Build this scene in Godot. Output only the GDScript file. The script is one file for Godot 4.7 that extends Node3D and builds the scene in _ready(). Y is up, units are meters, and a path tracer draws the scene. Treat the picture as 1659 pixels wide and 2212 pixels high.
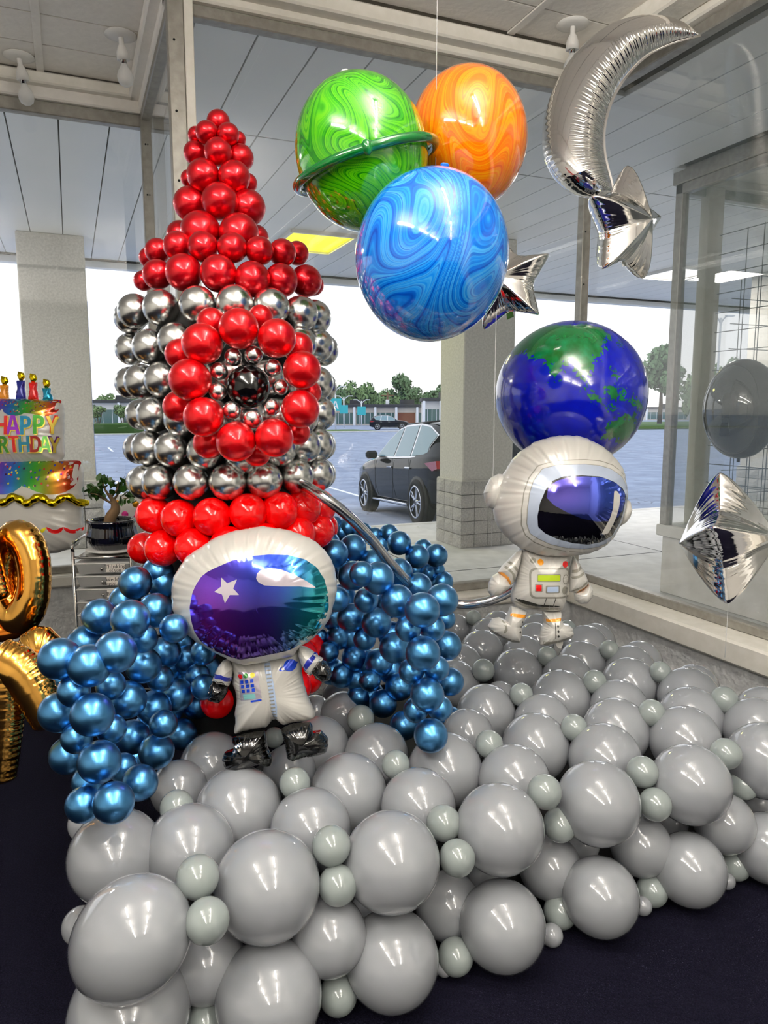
extends Node3D
# Balloon display of a rocket, planets and two astronauts in a shop window. x runs along the shop front, -z points out to the car park, y is up; metres.

var M := {}
var ORD := ["first", "second", "third", "fourth", "fifth", "sixth", "seventh", "eighth", "ninth", "tenth", "eleventh", "twelfth", "thirteenth", "fourteenth", "fifteenth", "sixteenth", "seventeenth", "eighteenth", "nineteenth", "twentieth"]
var rng := RandomNumberGenerator.new()
var EYE := Vector3(0, 1.6, 0)
var VX: Vector3
var VY: Vector3
var VZ: Vector3

func _ready() -> void:
	rng.seed = 7
	var cam := Camera3D.new()
	cam.name = "camera"
	cam.fov = 69.32
	cam.near = 0.05
	cam.far = 900.0
	cam.position = EYE
	cam.rotation_degrees = Vector3(-7.7, -22.8, 0)
	add_child(cam)
	cam.current = true
	VX = cam.basis.x
	VY = cam.basis.y
	VZ = -cam.basis.z
	var sky := ProceduralSkyMaterial.new()
	sky.sky_top_color = Color(0.93, 0.96, 1.0)
	sky.sky_horizon_color = Color(1.0, 1.0, 1.0)
	sky.ground_bottom_color = Color(0.6, 0.61, 0.63)
	sky.ground_horizon_color = Color(0.85, 0.86, 0.88)
	sky.sky_energy_multiplier = 1.0
	var s := Sky.new()
	s.sky_material = sky
	var env := Environment.new()
	env.background_mode = Environment.BG_SKY
	env.sky = s
	env.background_energy_multiplier = 1.25
	env.tonemap_mode = Environment.TONE_MAPPER_LINEAR
	env.tonemap_exposure = 1.2
	env.sdfgi_enabled = true
	env.ssao_enabled = true
	env.ssil_enabled = true
	var we := WorldEnvironment.new()
	we.name = "environment"
	we.environment = env
	add_child(we)
	materials()
	room_lamps()
	room()
	outside()
	neighbour()
	balloons()
	planets()
	foils()
	astronaut_one()
	astronaut_two()
	left_side()
	small_things()

# ---------------------------------------------------------------- helpers
func at(px: float, py: float, d: float) -> Vector3:
	return EYE + (VZ + VX * (px - 829.5) / 1600.0 - VY * (py - 1106.0) / 1600.0) * d

func mat(key: String, c: Color, rough: float, metal := 0.0, coat := 0.0) -> StandardMaterial3D:
	var m := StandardMaterial3D.new()
	m.resource_name = key
	m.albedo_color = c
	m.roughness = rough
	m.metallic = metal
	if coat > 0.0:
		m.clearcoat_enabled = true
		m.clearcoat = coat
		m.clearcoat_roughness = 0.03
	M[key] = m
	return m

func noise_tex(seed_: int, freq: float, a: Color, b: Color, normal := false, strength := 4.0, size := 256) -> NoiseTexture2D:
	var n := FastNoiseLite.new()
	n.seed = seed_
	n.frequency = freq
	n.fractal_octaves = 4
	var t := NoiseTexture2D.new()
	t.width = size
	t.height = size
	t.seamless = true
	t.noise = n
	if normal:
		t.as_normal_map = true
		t.bump_strength = strength
	else:
		var g := Gradient.new()
		g.set_color(0, a)
		g.set_color(1, b)
		t.color_ramp = g
	return t

func grain(key: String, seed_: int, freq: float, a: Color, b: Color, tile: float, rough: float, bump := 0.0) -> StandardMaterial3D:
	var m := mat(key, Color.WHITE, rough)
	m.albedo_texture = noise_tex(seed_, freq, a, b)
	m.uv1_triplanar = true
	m.uv1_world_triplanar = true
	m.uv1_scale = Vector3.ONE / tile
	if bump > 0.0:
		m.normal_enabled = true
		m.normal_scale = bump
		m.normal_texture = noise_tex(seed_ + 1, freq * 1.6, a, b, true)
	return m

func ST() -> SurfaceTool:
	var st := SurfaceTool.new()
	st.begin(Mesh.PRIMITIVE_TRIANGLES)
	st.set_smooth_group(0)
	return st

func tri(st: SurfaceTool, a: Vector3, b: Vector3, c: Vector3) -> void:
	st.add_vertex(a)
	st.add_vertex(c)
	st.add_vertex(b)

func quad(st: SurfaceTool, a: Vector3, b: Vector3, c: Vector3, d: Vector3) -> void:
	tri(st, a, b, c)
	tri(st, a, c, d)

# a box with chamfered edges; centre, size
func box(st: SurfaceTool, c: Vector3, s: Vector3, ch := 0.0, bs := Basis()) -> void:
	st.set_smooth_group(-1)
	var h := s * 0.5
	if ch <= 0.0:
		for ax in 3:
			for sg in [-1.0, 1.0]:
				var n := Vector3.ZERO
				n[ax] = sg
				var u := Vector3.ZERO
				u[(ax + 1) % 3] = 1.0
				var v := n.cross(u)
				quad(st, c + bs * (h * (n - u - v)), c + bs * (h * (n + u - v)), c + bs * (h * (n + u + v)), c + bs * (h * (n - u + v)))
		st.set_smooth_group(0)
		return
	var k := h - Vector3.ONE * ch
	for ax in 3:
		for sg in [-1.0, 1.0]:
			var n := Vector3.ZERO
			n[ax] = sg
			var u := Vector3.ZERO
			u[(ax + 1) % 3] = 1.0
			var v := n.cross(u)
			quad(st, c + bs * (h * n + k * (-u - v)), c + bs * (h * n + k * (u - v)), c + bs * (h * n + k * (u + v)), c + bs * (h * n + k * (v - u)))
			# edges towards +u and +v of this face are shared; make each once
			for t in [u, v]:
				for q in [-1.0, 1.0]:
					var e: Vector3 = t * q
					var w := n.cross(e)
					var bx := 0
					for i in 3:
						if absf(t[i]) > 0.5:
							bx = i
					if bx > ax:
						quad(st, c + bs * (h * n + k * (e - w)), c + bs * (k * n + h * e - k * w), c + bs * (k * n + h * e + k * w), c + bs * (h * n + k * (e + w)))
	for x in [-1.0, 1.0]:
		for y in [-1.0, 1.0]:
			for z in [-1.0, 1.0]:
				var a := c + bs * Vector3(h.x * x, k.y * y, k.z * z)
				var b := c + bs * Vector3(k.x * x, h.y * y, k.z * z)
				var d := c + bs * Vector3(k.x * x, k.y * y, h.z * z)
				if x * y * z > 0:
					tri(st, a, b, d)
				else:
					tri(st, a, d, b)
	st.set_smooth_group(0)

func lathe(st: SurfaceTool, prof: PackedVector2Array, seg: int, xf := Transform3D(), flute := 0.0, flutes := 0) -> void:
	for i in prof.size() - 1:
		for j in seg:
			var q := []
			for e in [[i, j], [i + 1, j], [i + 1, j + 1], [i, j + 1]]:
				var a: float = TAU * (e[1] % seg) / seg
				var p: Vector2 = prof[e[0]]
				var r := p.x * (1.0 + flute * cos(a * flutes))
				q.append(xf * Vector3(r * cos(a), p.y, -r * sin(a)))
			if prof[i].x > 0.0:
				tri(st, q[0], q[2], q[3]) if prof[i + 1].x <= 0.0 else quad(st, q[0], q[1], q[2], q[3])
				if prof[i + 1].x <= 0.0:
					pass
			else:
				tri(st, q[0], q[1], q[2])

# profile runs from the top down
func tube(st: SurfaceTool, pts: PackedVector3Array, rad: PackedFloat32Array, seg := 8, closed := false) -> void:
	var n := pts.size()
	var rings := []
	var up := Vector3.UP
	for i in n:
		var t := (pts[(i + 1) % n] - pts[i - 1]) if closed else (pts[mini(i + 1, n - 1)] - pts[maxi(i - 1, 0)])
		t = t.normalized()
		if i == 0 and absf(t.dot(up)) > 0.9:
			up = Vector3.RIGHT
		var s := t.cross(up).normalized()
		up = s.cross(t).normalized()
		var r := rad[mini(i, rad.size() - 1)]
		var ring := PackedVector3Array()
		for j in seg:
			var a := TAU * j / seg
			ring.append(pts[i] + (s * cos(a) + up * sin(a)) * r)
		rings.append(ring)
	for i in (n if closed else n - 1):
		for j in seg:
			var k := (j + 1) % seg
			var a: PackedVector3Array = rings[i]
			var b: PackedVector3Array = rings[(i + 1) % n]
			quad(st, a[j], a[k], b[k], b[j])
	if not closed:
		for e in [[0, 1], [n - 1, 0]]:
			var ring: PackedVector3Array = rings[e[0]]
			for j in seg:
				var k := (j + 1) % seg
				if e[1]:
					tri(st, pts[e[0]], ring[k], ring[j])
				else:
					tri(st, pts[e[0]], ring[j], ring[k])

func rod(st: SurfaceTool, a: Vector3, b: Vector3, r: float, seg := 8) -> void:
	tube(st, PackedVector3Array([a, b]), PackedFloat32Array([r, r]), seg)

func curve(pts: Array, n: int) -> PackedVector3Array:
	var out := PackedVector3Array()
	for i in n + 1:
		var t := float(i) / n * (pts.size() - 1)
		var k := mini(int(t), pts.size() - 2)
		var f := t - k
		var p0: Vector3 = pts[maxi(k - 1, 0)]
		var p1: Vector3 = pts[k]
		var p2: Vector3 = pts[k + 1]
		var p3: Vector3 = pts[mini(k + 2, pts.size() - 1)]
		out.append(p1.cubic_interpolate(p2, p0, p3, f))
	return out

# a flat polygon (in x, y) with thickness along z from z0 up to z1
func slab(st: SurfaceTool, poly: PackedVector2Array, z0: float, z1: float, xf := Transform3D()) -> void:
	st.set_smooth_group(-1)
	var p := poly
	if Geometry2D.is_polygon_clockwise(p):
		p = p.duplicate()
		p.reverse()
	var ix := Geometry2D.triangulate_polygon(p)
	for i in range(0, ix.size(), 3):
		var a := p[ix[i]]
		var b := p[ix[i + 1]]
		var c := p[ix[i + 2]]
		if (b - a).cross(c - a) < 0:
			var w := b
			b = c
			c = w
		tri(st, xf * Vector3(a.x, a.y, z1), xf * Vector3(b.x, b.y, z1), xf * Vector3(c.x, c.y, z1))
		tri(st, xf * Vector3(a.x, a.y, z0), xf * Vector3(c.x, c.y, z0), xf * Vector3(b.x, b.y, z0))
	for i in p.size():
		var a := p[i]
		var b := p[(i + 1) % p.size()]
		quad(st, xf * Vector3(a.x, a.y, z0), xf * Vector3(b.x, b.y, z0), xf * Vector3(b.x, b.y, z1), xf * Vector3(a.x, a.y, z1))
	st.set_smooth_group(0)

func done(st: SurfaceTool) -> ArrayMesh:
	st.index()
	st.generate_normals()
	return st.commit()

func put(called: String, mesh: Mesh, m: Material, parent: Node = null) -> MeshInstance3D:
	var o := MeshInstance3D.new()
	o.name = called
	o.mesh = mesh
	o.material_override = m
	(parent if parent else self).add_child(o, true)
	return o

func obj(called: String, st: SurfaceTool, m: Material, parent: Node = null) -> MeshInstance3D:
	return put(called, done(st), m, parent)

var used := {}
func numbered(called: String) -> String:
	used[called] = used.get(called, -1) + 1
	return called if used[called] == 0 else "%s_%03d" % [called, used[called]]

func tag(o: Node3D, label: String, category: String, group := "") -> Node3D:
	o.set_meta("label", label)
	o.set_meta("category", category)
	if group:
		o.set_meta("group", group)
	return o

func thing(called: String, label: String, category: String, where := Vector3.ZERO, bs := Basis(), group := "") -> Node3D:
	var o := Node3D.new()
	o.name = numbered(called)
	add_child(o)
	o.transform = Transform3D(bs, where)
	tag(o, label, category, group)
	return o

func struct(called: String, st: SurfaceTool, m: Material) -> MeshInstance3D:
	var o := obj(numbered(called), st, m)
	o.set_meta("kind", "structure")
	return o

func bx(called: String, lo: Vector3, hi: Vector3, m: Material, parent: Node = null, ch := 0.004) -> MeshInstance3D:
	var st := ST()
	box(st, (lo + hi) * 0.5, (hi - lo).abs(), ch)
	if parent:
		return obj(called, st, m, parent)
	return struct(called, st, m)

func lettering(called: String, text: String, size: float, m: Material, parent: Node, xf: Transform3D, depth := 0.002, fam := "Droid Sans", bold := false) -> MeshInstance3D:
	var f := SystemFont.new()
	f.font_names = PackedStringArray([fam])
	if bold:
		f.font_weight = 700
	var t := TextMesh.new()
	t.text = text
	t.font = f
	t.font_size = 64
	t.pixel_size = size / 46.0
	t.depth = depth
	t.curve_step = 2.0
	var o := put(called, t, m, parent)
	o.transform = xf
	return o

func pv(s: String, c := Vector2.ZERO, k := 1.0) -> PackedVector2Array:
	var out := PackedVector2Array()
	for w in s.split(" ", false):
		var q := w.split(",")
		out.append(Vector2((float(q[0]) - c.x) * k, -(float(q[1]) - c.y) * k))
	return out

# ---------------------------------------------------------------- foil pillows
class Pillow:
	var c: Vector2
	var R := PackedFloat32Array()
	var T := 0.1
	var e := 2.4
	var wr := 0.0
	var wn := 40.0
	var N := 288
	func _init(poly: PackedVector2Array, t: float, wrinkle := 0.003, waves := 40.0, centre = null, ex := 2.4) -> void:
		T = t
		wr = wrinkle
		wn = waves
		e = ex
		c = Vector2.ZERO
		if centre == null:
			var area := 0.0
			for i in poly.size():
				var a := poly[i]
				var b := poly[(i + 1) % poly.size()]
				var w := a.cross(b)
				area += w
				c += (a + b) * w
			c /= 3.0 * area
		else:
			c = centre
		var raw := PackedFloat32Array()
		for i in N:
			var d := Vector2.from_angle(TAU * i / N)
			var best := 0.0
			for k in poly.size():
				var a := poly[k] - c
				var b := poly[(k + 1) % poly.size()] - c
				var g := b - a
				var den := d.cross(g)
				if absf(den) < 1e-9:
					continue
				var t2 := a.cross(g) / den
				var u := a.cross(d) / den
				if t2 > 0.0 and u >= -1e-4 and u <= 1.0001:
					best = maxf(best, t2)
			raw.append(best)
		for i in N:
			R.append((raw[i - 1] + 2.0 * raw[i] + raw[(i + 1) % N]) * 0.25)
	func radius(a: float) -> float:
		var f := fposmod(a / TAU * N, N)
		var i := int(f)
		return lerpf(R[i % N], R[(i + 1) % N], f - i)
	func waves(a: float) -> float:
		return sin(a * wn) * 0.6 + sin(a * floorf(wn * 0.37) + 1.0) * 0.7 + sin(a * floorf(wn * 1.61) + 2.0) * 0.35
	func z(p: Vector2) -> float:
		var d := p - c
		var a := d.angle()
		var s := clampf(d.length() / maxf(radius(a), 1e-5), 0.0, 1.0)
		if e < 0.0:  # pointed shapes thin out towards their tips
			return T * pow(maxf(0.0, 1.0 - sqrt(s * s * 0.98 + 0.02 * s)), -e) + wr * waves(a) * pow(s, 8.0) * (1.0 - s) * 9.0
		return T * sqrt(maxf(0.0, 1.0 - pow(s, e))) + wr * waves(a) * pow(s, 8.0) * (1.0 - s) * 9.0

func pillow(P: Pillow, K := 26, both := true) -> SurfaceTool:
	var st := ST()
	var A := P.N
	for side in ([1.0, -1.0] if both else [1.0]):
		var rows := []
		for k in K + 1:
			var s := sin(PI * 0.5 * k / K)
			var row := PackedVector3Array()
			for i in A:
				var a := TAU * i / A
				var p := P.c + Vector2.from_angle(a) * P.R[i] * s * (1.0 + P.wr * 1.2 * P.waves(a) * pow(s, 8.0))
				var q := P.c + Vector2.from_angle(a) * P.R[i] * s
				row.append(Vector3(p.x, p.y, side * P.z(q) if k < K else 0.0))
			rows.append(row)
		for k in K:
			for i in A:
				var j := (i + 1) % A
				var a: PackedVector3Array = rows[k]
				var b: PackedVector3Array = rows[k + 1]
				if side > 0:
					if k == 0:
						tri(st, a[0], b[i], b[j])
					else:
						quad(st, a[i], b[i], b[j], a[j])
				else:
					if k == 0:
						tri(st, a[0], b[j], b[i])
					else:
						quad(st, a[i], a[j], b[j], b[i])
	return st

# a printed patch that lies on the front of a pillow
func patch(poly: PackedVector2Array, P: Pillow, off: float, K := 10, box2 = null) -> SurfaceTool:
	var st := ST()
	var Q := Pillow.new(poly, 0.0, 0.0)
	var A := Q.N
	var rows := []
	var lo := Vector2(1e9, 1e9)
	var hi := -lo
	for v in poly:
		lo = lo.min(v)
		hi = hi.max(v)
	for k in K + 1:
		var row := PackedVector3Array()
		for i in A:
			var p := Q.c + Vector2.from_angle(TAU * i / A) * Q.R[i] * (float(k) / K)
			row.append(Vector3(p.x, p.y, P.z(p) + off))
		rows.append(row)
	for k in K:
		for i in A:
			var j := (i + 1) % A
			var a: PackedVector3Array = rows[k]
			var b: PackedVector3Array = rows[k + 1]
			var q := [a[i], b[i], b[j], a[j]]
			for n in ([[0, 2, 1]] if k == 0 else [[0, 2, 1], [0, 3, 2]]):
				for m in n:
					var v: Vector3 = q[m]
					st.set_uv(Vector2((v.x - lo.x) / (hi.x - lo.x), (hi.y - v.y) / (hi.y - lo.y)))
					st.add_vertex(v)
	return st

func rect2(x0: float, y0: float, x1: float, y1: float, r := 0.0) -> String:
	if r <= 0.0:
		return "%f,%f %f,%f %f,%f %f,%f" % [x0, y0, x1, y0, x1, y1, x0, y1]
	var s := ""
	for q in [[x1 - r, y0 + r, -90.0], [x1 - r, y1 - r, 0.0], [x0 + r, y1 - r, 90.0], [x0 + r, y0 + r, 180.0]]:
		for i in 5:
			var a := deg_to_rad(q[2] + i * 22.5)
			s += "%f,%f " % [q[0] + r * cos(a), q[1] + r * sin(a)]
	return s

func disc2(x: float, y: float, r: float, ry := 0.0) -> String:
	var s := ""
	for i in 24:
		s += "%f,%f " % [x + r * cos(TAU * i / 24), y + (ry if ry > 0 else r) * sin(TAU * i / 24)]
	return s

func scaled(p: PackedVector2Array, k: float) -> PackedVector2Array:
	var c := Vector2.ZERO
	for v in p:
		c += v / p.size()
	var out := PackedVector2Array()
	for v in p:
		out.append(c + (v - c) * k)
	return out

# ---------------------------------------------------------------- materials
func materials() -> void:
	grain("floor_carpet", 3, 0.09, Color(0.02, 0.02, 0.05), Color(0.10, 0.095, 0.15), 0.16, 0.95, 1.0).metallic_specular = 0.12
	grain("wall_paint", 5, 0.02, Color(0.80, 0.79, 0.76), Color(0.86, 0.85, 0.83), 1.2, 0.7, 0.25)
	grain("rough_plaster", 9, 0.03, Color(0.72, 0.72, 0.72), Color(0.84, 0.84, 0.83), 0.6, 0.75, 0.7)
	grain("ceiling_panel", 11, 0.05, Color(0.91, 0.89, 0.86), Color(0.94, 0.92, 0.89), 0.9, 0.8, 0.1)
	grain("soffit_paint", 13, 0.01, Color(0.88, 0.90, 0.91), Color(0.91, 0.92, 0.93), 2.0, 0.45, 0.04)
	grain("stone_column", 15, 0.06, Color(0.74, 0.73, 0.70), Color(0.85, 0.84, 0.81), 0.5, 0.85, 0.3)
	grain("split_block", 17, 0.05, Color(0.62, 0.61, 0.60), Color(0.80, 0.79, 0.77), 0.35, 0.95, 1.2)
	grain("concrete", 19, 0.02, Color(0.74, 0.74, 0.74), Color(0.83, 0.83, 0.83), 1.6, 0.75, 0.15)
	grain("mullion_metal", 21, 0.03, Color(0.54, 0.525, 0.49), Color(0.64, 0.625, 0.59), 0.5, 0.4, 0.1).metallic = 0.25
	grain("bright_trim", 23, 0.03, Color(0.88, 0.86, 0.81), Color(0.93, 0.91, 0.87), 0.8, 0.6, 0.1)
	mat("dark_gap", Color(0.05, 0.05, 0.05), 0.9)
	mat("dark_frame", Color(0.02, 0.02, 0.022), 0.8)
	var gl := mat("glass", Color(0.75, 0.82, 0.8, 0.03), 0.0)
	gl.transparency = BaseMaterial3D.TRANSPARENCY_ALPHA
	var g2 := mat("tinted_glass", Color(0.45, 0.52, 0.48, 0.22), 0.0)
	g2.transparency = BaseMaterial3D.TRANSPARENCY_ALPHA
	mat("red_chrome", Color(0.82, 0.012, 0.095), 0.36, 0.82, 0.6)
	mat("porthole_red", Color(0.88, 0.015, 0.07), 0.34, 0.75, 0.6)
	mat("red_latex", Color(0.95, 0.006, 0.015), 0.1, 0.0, 0.2)
	mat("silver_chrome", Color(0.82, 0.82, 0.81), 0.24, 1.0)
	mat("blue_chrome", Color(0.31, 0.57, 0.78), 0.33, 1.0, 0.35)
	mat("grey_latex", Color(0.545, 0.555, 0.575), 0.06, 0.0, 0.6)
	mat("pale_grey_latex", Color(0.53, 0.56, 0.555), 0.08, 0.0, 0.5)
	mat("black_latex", Color(0.008, 0.008, 0.009), 0.12, 0.0, 0.2)
	mat("green_latex", Color(0.03, 0.38, 0.14), 0.12, 0.0, 0.6)
	mat("silver_foil", Color(0.93, 0.92, 0.91), 0.07, 1.0)
	mat("silver_tube", Color(0.78, 0.78, 0.79), 0.2, 1.0)
	mat("gold_foil", Color(0.90, 0.67, 0.32), 0.14, 1.0)
	mat("copper_foil", Color(0.84, 0.48, 0.16), 0.14, 1.0)
	mat("white_foil", Color(0.745, 0.735, 0.71), 0.28, 0.1, 0.35)
	mat("black_foil", Color(0.018, 0.016, 0.013), 0.14, 0.0, 0.5)
	mat("grey_print", Color(0.52, 0.51, 0.47), 0.3, 0.1, 0.4)
	mat("dark_print", Color(0.14, 0.14, 0.12), 0.3, 0.1, 0.4)
	mat("frame_print", Color(0.66, 0.70, 0.77), 0.25, 0.15, 0.5)
	mat("orange_print", Color(0.87, 0.55, 0.08), 0.25, 0.1, 0.5)
	mat("red_print", Color(0.86, 0.06, 0.07), 0.25, 0.1, 0.5)
	mat("lime_print", Color(0.68, 0.78, 0.06), 0.25, 0.1, 0.5)
	mat("green_print", Color(0.08, 0.50, 0.10), 0.25, 0.1, 0.5)
	mat("yellow_print", Color(0.92, 0.86, 0.08), 0.25, 0.1, 0.5)
	mat("blue_print", Color(0.06, 0.24, 0.76), 0.22, 0.3, 0.5)
	mat("navy_print", Color(0.10, 0.14, 0.55), 0.25, 0.2, 0.5)
	mat("pale_blue_print", Color(0.66, 0.73, 0.84), 0.25, 0.1, 0.5)
	mat("teal_print", Color(0.50, 0.74, 0.72), 0.25, 0.1, 0.5)
	mat("visor_black", Color(0.012, 0.010, 0.03), 0.07, 0.2, 1.0)
	mat("pearl_print", Color(0.80, 0.76, 0.80), 0.15, 0.5, 0.6)
	mat("chrome", Color(0.75, 0.74, 0.72), 0.12, 1.0)
	mat("white_plastic", Color(0.87, 0.86, 0.84), 0.35)
	var dw := mat("drawer_plastic", Color(0.62, 0.62, 0.61, 0.8), 0.35)
	dw.transparency = BaseMaterial3D.TRANSPARENCY_ALPHA
	mat("paper_label", Color(0.96, 0.93, 0.89), 0.8)
	mat("ink", Color(0.03, 0.03, 0.03), 0.8)
	mat("pot_glaze", Color(0.03, 0.04, 0.09), 0.08, 0.0, 0.8)
	mat("bark", Color(0.42, 0.33, 0.22), 0.85)
	var lf := mat("bonsai_leaf", Color(0.16, 0.30, 0.08), 0.4)
	lf.backlight_enabled = true
	lf.backlight = Color(0.12, 0.2, 0.05)
	mat("soil", Color(0.12, 0.09, 0.07), 0.95)
	mat("string_white", Color(0.85, 0.85, 0.85), 0.5)
	var bulb := mat("bulb_glass", Color(0.93, 0.93, 0.92, 0.55), 0.3)
	bulb.transparency = BaseMaterial3D.TRANSPARENCY_ALPHA
	var tb := mat("tube_glow", Color(1, 1, 1), 0.5)
	tb.emission_enabled = true
	tb.emission = Color(1.0, 0.98, 0.94)
	tb.emission_energy_multiplier = 4.0
	var yl := mat("yellow_glow", Color(0.9, 0.9, 0.1), 0.5)
	yl.emission_enabled = true
	yl.emission = Color(0.97, 0.95, 0.02)
	yl.emission_energy_multiplier = 1.0
	var wl := mat("white_glow", Color(1, 1, 1), 0.5)
	wl.emission_enabled = true
	wl.emission = Color(1.0, 0.98, 0.95)
	wl.emission_energy_multiplier = 1.5
	# outside
	grain("grass", 31, 0.08, Color(0.22, 0.34, 0.10), Color(0.40, 0.52, 0.20), 2.0, 0.95, 0.5)
	grain("hedge_leaf", 33, 0.06, Color(0.10, 0.22, 0.05), Color(0.28, 0.45, 0.14), 1.0, 0.9, 0.8)
	for t in [["leaf_a", Color(0.36, 0.48, 0.31)], ["leaf_b", Color(0.42, 0.54, 0.34)], ["leaf_c", Color(0.47, 0.58, 0.36)]]:
		var m := mat(t[0], t[1], 0.7)
		m.backlight_enabled = true
		m.backlight = Color(0.20, 0.26, 0.14)
	mat("trunk", Color(0.33, 0.27, 0.21), 0.9)
	mat("shop_wall", Color(0.86, 0.82, 0.77), 0.8)
	mat("shop_pale", Color(0.90, 0.89, 0.87), 0.8)
	mat("shop_brick", Color(0.55, 0.34, 0.25), 0.9)
	mat("shop_glass", Color(0.28, 0.42, 0.40), 0.1, 0.0, 0.5)
	mat("roof_dark", Color(0.24, 0.24, 0.25), 0.8)
	mat("lamp_white", Color(0.86, 0.87, 0.88), 0.5)
	mat("banner_teal", Color(0.22, 0.72, 0.76), 0.6)
	mat("pole_wood", Color(0.45, 0.34, 0.24), 0.9)
	mat("road_paint", Color(0.92, 0.93, 0.95), 0.8)
	mat("car_paint", Color(0.03, 0.045, 0.085), 0.06, 0.0).metallic_specular = 0.3
	mat("car_glass", Color(0.50, 0.62, 0.66), 0.04, 0.0)
	mat("car_trim", Color(0.85, 0.85, 0.86), 0.15, 0.9)
	mat("rubber", Color(0.04, 0.04, 0.042), 0.8)
	mat("tail_red", Color(0.62, 0.03, 0.04), 0.1, 0.0, 1.0)
	mat("black_plastic", Color(0.04, 0.04, 0.045), 0.5)
	mat("black_wire", Color(0.03, 0.03, 0.035), 0.5, 0.4)
	mat("steel_blue", Color(0.18, 0.32, 0.62), 0.5)
	asphalt()

func asphalt() -> void:
	var n := FastNoiseLite.new()
	n.seed = 41
	n.frequency = 0.012
	n.fractal_octaves = 5
	var S := 1024
	var im := Image.create(S, S, false, Image.FORMAT_RGB8)
	for y in S:
		for x in S:
			var v := n.get_noise_2d(x, y) * 0.10 + rng.randf() * 0.06
			im.set_pixel(x, y, Color(0.52 + v, 0.57 + v, 0.67 + v))
	for k in 60:
		var p := Vector2(rng.randf() * S, rng.randf() * S)
		var a := rng.randf() * TAU
		for i in int(rng.randf_range(60, 320)):
			a += rng.randf_range(-0.25, 0.25)
			p += Vector2.from_angle(a)
			for dx in 2:
				im.set_pixel(int(fposmod(p.x + dx, S)), int(fposmod(p.y, S)), Color(0.36, 0.38, 0.43))
	var m := mat("asphalt", Color.WHITE, 0.85)
	m.albedo_texture = ImageTexture.create_from_image(im)
	m.uv1_triplanar = true
	m.uv1_world_triplanar = true
	m.uv1_scale = Vector3.ONE / 16.0

# ---------------------------------------------------------------- the room
func room_lamps() -> void:
	var n := 0
	for row in 2:
		for k in 4:
			var p := Vector3(-1.15 + 2.2 * row, 3.36, -1.05 + 1.75 * k)
			var t := thing("tube_light", "white ceiling tube light, %s from the window in the %s row" % [ORD[k], ["cake side", "car side"][row]], "lamp", p, Basis(), "fluorescent tubes under the shop ceiling")
			var st := ST()
			box(st, Vector3(0, 0.075, 0), Vector3(0.12, 0.07, 1.28), 0.01)
			obj("fixture", st, M.white_plastic, t)
			st = ST()
			rod(st, Vector3(0, 0.018, -0.6), Vector3(0, 0.018, 0.6), 0.016, 12)
			obj("tube", st, M.tube_glow, t)
			for z in [-0.5, 0.5]:
				st = ST()
				rod(st, Vector3(0, 0.1, z), Vector3(0, 0.34, z), 0.005, 6)
				obj("hanger", st, M.white_plastic, t)
			st = ST()
			rod(st, Vector3(0, 0.135, -0.6), Vector3(0, 0.135, 0.6), 0.016, 12)
			obj("tube", st, M.tube_glow, t)
			var l := AreaLight3D.new()
			l.name = "tube_lamp_%d" % n
			l.area_size = Vector2(0.04, 1.2)
			l.light_energy = 1.1
			l.light_color = Color(1.0, 0.985, 0.96)
			l.area_range = 30.0
			l.area_attenuation = 2.0
			l.shadow_enabled = true
			l.position = p + Vector3(0, -0.004, 0)
			l.rotation_degrees = Vector3(-90, 0, 0)
			add_child(l)
			var u := l.duplicate()
			u.name = "tube_uplight_%d" % n
			u.light_energy = 9.0
			u.position = p + Vector3(0, 0.16, 0)
			u.rotation_degrees = Vector3(90, 0, 0)
			add_child(u)
			for e in [-1.0, 1.0]:
				var v := l.duplicate()
				v.name = "tube_sidelight_%d" % n
				v.light_energy = 2.0
				v.position = p + Vector3(e * 0.07, 0.03, 0)
				v.rotation_degrees = Vector3(0, -90 * e, 90)
				v.area_size = Vector2(0.04, 1.2)
				add_child(v)
			n += 1

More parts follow.
